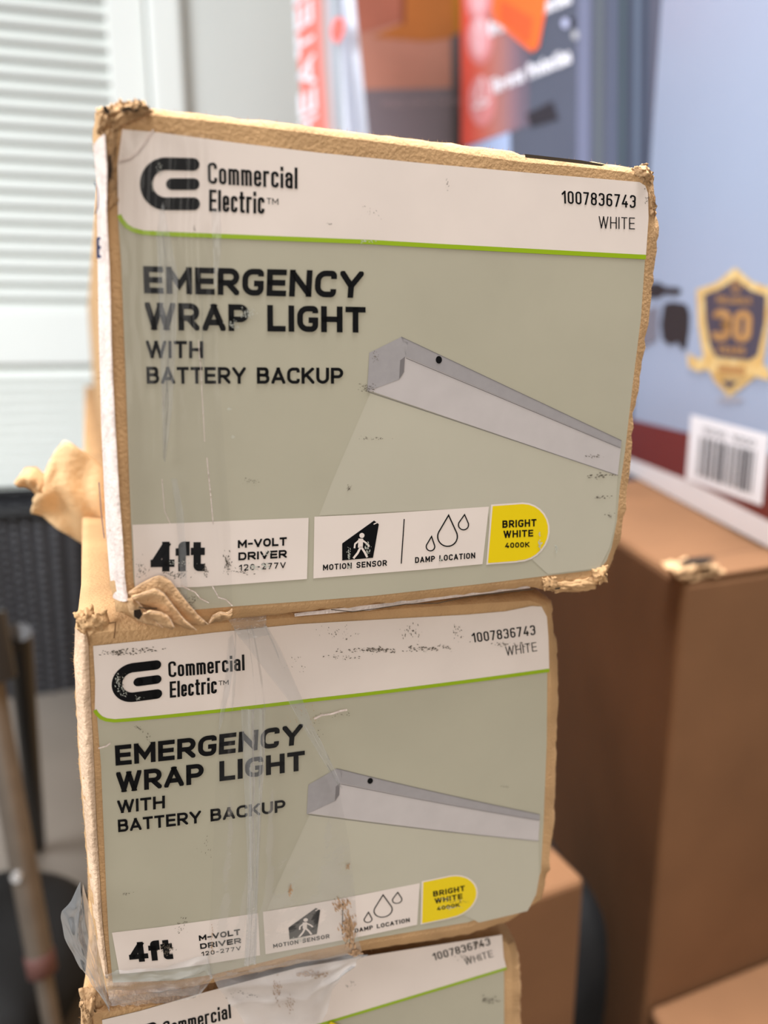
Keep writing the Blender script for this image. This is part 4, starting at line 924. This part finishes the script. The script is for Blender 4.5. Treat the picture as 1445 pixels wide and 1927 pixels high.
# ---------------- lower box
R3 = ((-.021, CAM_H - .2110), (-.023, CAM_H - .345), (.134, CAM_H - .345), (.136, CAM_H - .2275))
box3 = thing('lamp_carton', 'lowest labelled carton, mostly cut off by the bottom edge, under the taped one', 'carton', tuple(PL3.pos(.055, CAM_H - .345, .62)), 'stacked labelled lamp cartons')
out3 = [[(152, 1884), (152, 1960), (170, 2120), (190, 2300), (210, 2470)], [(210, 2470), (500, 2330), (700, 2220), (945, 2105)],
        [(945, 2105), (970, 2040), (978, 1960), (980, 1860), (977, 1800), (966, 1762)], [(966, 1766), (940, 1756), (800, 1782), (560, 1832), (400, 1864), (260, 1884), (152, 1888)]]
in3 = [[(176, 1906), (178, 1960), (194, 2120), (210, 2300), (226, 2450)], [(226, 2450), (500, 2316), (700, 2206), (934, 2092)],
       [(934, 2092), (954, 2030), (962, 1960), (964, 1860), (962, 1800), (952, 1768)], [(952, 1774), (930, 1764), (800, 1790), (560, 1842), (400, 1874), (260, 1896), (176, 1908)]]
carton(box3, PL3, out3, in3, R3, 13, d_side=(.006, .0025, .004, .003))
lab3 = MB(); put_poly(lab3, [(192, 1918), (260, 1902), (385, 1866), (560, 1820), (700, 1796), (880, 1768), (944, 1758), (948, 1840), (948, 1960), (940, 2030), (922, 2082), (700, 2190), (500, 2296), (232, 2424), (204, 2120)], PL3, .00022)
lab3 = lab3.build('label', LABEL_SAGE, box3)
band3 = [WARP3((224, 404)), (196, 1960), (192, 1918), (260, 1902), (385, 1866), (560, 1820), (700, 1796), (880, 1768), (944, 1758), (947, 1800)]
art(lab3, PL3, WARP3, {'band': band3, 'logo': 1, 'number': 1, 'title': 1})
mb = MB(); put_poly(mb, [(612, 1935), (620, 1918), (640, 1926), (640, 1940)], PL3, .001); mb.build('yellow_tag', YELLOW, box3)
mb = MB(); crumple(mb, [(148, 1876), (196, 1866), (210, 1904), (156, 1930)], PL3, -.003, .002, 51, fr=5); crumple(mb, [(150, 1890), (180, 1880), (176, 1940), (156, 1945)], PL3, -.001, .002, 52, fr=6)
solid(mb.build('crushed_corner', KRAFT_TORN, box3, True), .0008, 1)
# plain carton carrying the stack, below the picture
b_ = [PL3.pos(-.02, 0, .012), PL3.pos(.132, 0, .012), PL3.pos(.132, 0, 1.24), PL3.pos(-.02, 0, 1.24)]
skin_box('support_carton', 'long plain carton under the three labelled ones', 'carton', b_, [np.array([q[0], q[1], CAM_H - .3455]) for q in b_], KRAFT, bev=.003)

# ---------------- wear: grime, flecks, small tears
def wear(label, pl, name, mt, items, off=.0005):
    for k, (cx, cy, rx, ry, n, sz, an) in enumerate(items):
        mb = MB(); scuff(mb, cx, cy, rx, ry, n, sz, an, pl, off, k + int(cx)); mb.build(name, mt, label)
wear(lab1, PL1, 'grime_mark', DIRT, [(428, 1060, 9, 20, 60, 1.1, 80), (330, 1080, 26, 8, 60, 1.0, -40), (265, 1070, 12, 24, 40, .8, -60), (455, 1075, 18, 8, 22, 1.0, 0), (386, 1075, 6, 12, 26, .9, 60), (475, 905, 14, 6, 24, .7, -20), (655, 918, 5, 5, 24, .8, -50), (705, 825, 26, 3, 24, .7, -5), (690, 730, 14, 8, 46, .9, -10), (705, 672, 6, 10, 20, .7, 60), (1130, 895, 28, 5, 40, 1.1, -5), (1118, 858, 18, 4, 22, .9, 15), (1130, 935, 18, 4, 18, .9, -10), (1145, 970, 8, 8, 14, .8, 0), (590, 615, 0.1, .1, 1, .1, 0), (690, 400, 30, 14, 16, .7, 60), (840, 348, 4, 10, 8, .7, -70), (620, 422, 6, 2, 8, .8, 0), (365, 430, 2, 6, 5, 1, 80), (1215, 375, 5, 14, 18, .7, 80), (360, 1130, 16, 12, 30, .8, -40)])
wear(lab1, PL1, 'ink_chip', mat('chip_pale', (196, 196, 184), .7), [(465, 590, 16, 10, 90, .8, 70), (440, 612, 10, 8, 40, .8, 30), (300, 320, 5, 12, 20, .8, 70), (287, 350, 4, 20, 16, .7, 85), (655, 1040, 4, 12, 26, 1.0, 80), (690, 1030, 5, 14, 40, 1.0, 85), (340, 1058, 24, 6, 36, .8, 20), (476, 1066, 9, 5, 26, 1.2, 20), (500, 1063, 10, 6, 26, 1.2, 30), (500, 1040, 8, 6, 16, .9, 60), (655, 1066, 5, 4, 16, 1.1, 90), (828, 1052, 4, 4, 10, 1.1, 60), (690, 455, 14, 3, 20, .9, 10), (1014, 1020, 3, 12, 16, 1.6, 80), (1045, 1030, 3, 10, 12, 1.2, 80), (430, 770, 4, 3, 8, 1, 0), (437, 822, 4, 3, 8, 1, 0)], .0006)
wear(lab2, PL2, 'grime_mark', DIRT, [(225, 1228, 34, 6, 70, 1.2, -5), (265, 1222, 30, 4, 40, 1.2, -5), (640, 1190, 40, 14, 30, .8, 80), (700, 1222, 60, 6, 90, 1.2, 0), (800, 1218, 40, 6, 60, 1.2, -10), (770, 1188, 24, 14, 34, .9, 85), (860, 1190, 14, 16, 24, .9, 85), (640, 1235, 40, 5, 26, .9, 0), (960, 1212, 46, 5, 44, .9, -8), (278, 1388, 8, 14, 16, .8, 60), (260, 1368, 14, 5, 12, .8, 0), (235, 1680, 14, 3, 8, .9, 0), (312, 1785, 14, 12, 46, 1.1, -45), (340, 1740, 12, 20, 22, .8, -50), (390, 1600, 14, 26, 16, .7, -60), (225, 1275, 12, 18, 30, .8, 60), (640, 1345, 16, 4, 12, .7, 0), (950, 1480, 20, 4, 10, .6, -10), (560, 1245, 20, 30, 14, .7, 50), (600, 1370, 10, 30, 14, .7, 50), (860, 1695, 26, 3, 18, .8, -12)])
wear(lab2, PL2, 'ink_chip', mat('chip_pale', (196, 196, 184), .7), [(222, 1282, 6, 16, 40, .9, 60), (232, 1300, 8, 10, 30, .8, 40), (262, 1312, 10, 4, 16, .7, 0), (560, 1765, 12, 6, 30, .9, 0), (845, 1706, 20, 4, 24, .9, -10), (840, 1690, 24, 4, 16, .7, -10)], .0006)
wear(lab2, PL2, 'tape_residue', RESIDUE, [(655, 1745, 12, 30, 150, 2.2, 80), (640, 1700, 16, 14, 60, 1.8, 60), (668, 1790, 8, 6, 40, 2, 0), (545, 1672, 4, 8, 40, 1.3, 80), (652, 1628, 3, 5, 30, 1.0, 80), (398, 1770, 2, 30, 30, .9, 85), (572, 1340, 30, 40, 30, .8, 55)], .0011)
wear(lab3, PL3, 'grime_mark', DIRT, [(660, 1850, 10, 20, 10, .9, 85), (880, 1800, 30, 6, 30, .8, -30), (920, 1880, 16, 6, 30, 1.0, -10), (460, 1870, 30, 8, 20, .8, -10), (895, 1775, 10, 8, 26, 1.1, 60)])
wear(lab3, PL3, 'tape_residue', RESIDUE, [(520, 1860, 8, 26, 60, 1.2, 70), (545, 1885, 10, 16, 40, 1.0, 60), (580, 1830, 30, 5, 60, 1.6, -10)], .0009)
# small paper tears, and pale lines painted as highlights on tape creases
def tears(label, pl, lines):
    for pts, w, off in lines:
        mb = MB(); put_line(mb, pts, w, pl, off, sub=4); mb.build('tear_crease_line', WORN_PAPER, label)
tears(lab2, PL2, [([(590, 1351), (604, 1344), (622, 1342), (640, 1336), (652, 1334)], 3.5, .0007), ([(185, 1406), (200, 1402), (208, 1396)], 2.6, .0007)])
tears(lab1, PL1, [([(222, 306), (244, 300), (262, 286), (278, 262), (288, 246)], 3.0, .0012), ([(372, 640), (377, 700), (379, 740), (384, 830)], 1.3, .0012), ([(388, 860), (395, 930), (400, 985)], 1.7, .0012), ([(304, 900), (309, 960), (320, 985)], 1.3, .0012), ([(340, 1100), (366, 1112), (376, 1124), (392, 1132)], 2, .0012), ([(398, 1100), (410, 1122), (424, 1126), (436, 1138)], 2, .0012)])  # the upright lines paint highlights along the tape creases
# shade of hollows painted as dark patches on the crushed upper left corner
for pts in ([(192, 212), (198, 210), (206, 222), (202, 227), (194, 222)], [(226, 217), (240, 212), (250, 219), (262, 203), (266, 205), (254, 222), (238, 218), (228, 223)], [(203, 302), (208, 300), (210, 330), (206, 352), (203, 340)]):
    mb = MB(); put_poly(mb, pts, PL1, .0054); mb.build('crush_shade', mat('shade_dark', (44, 32, 22), 1), box1)
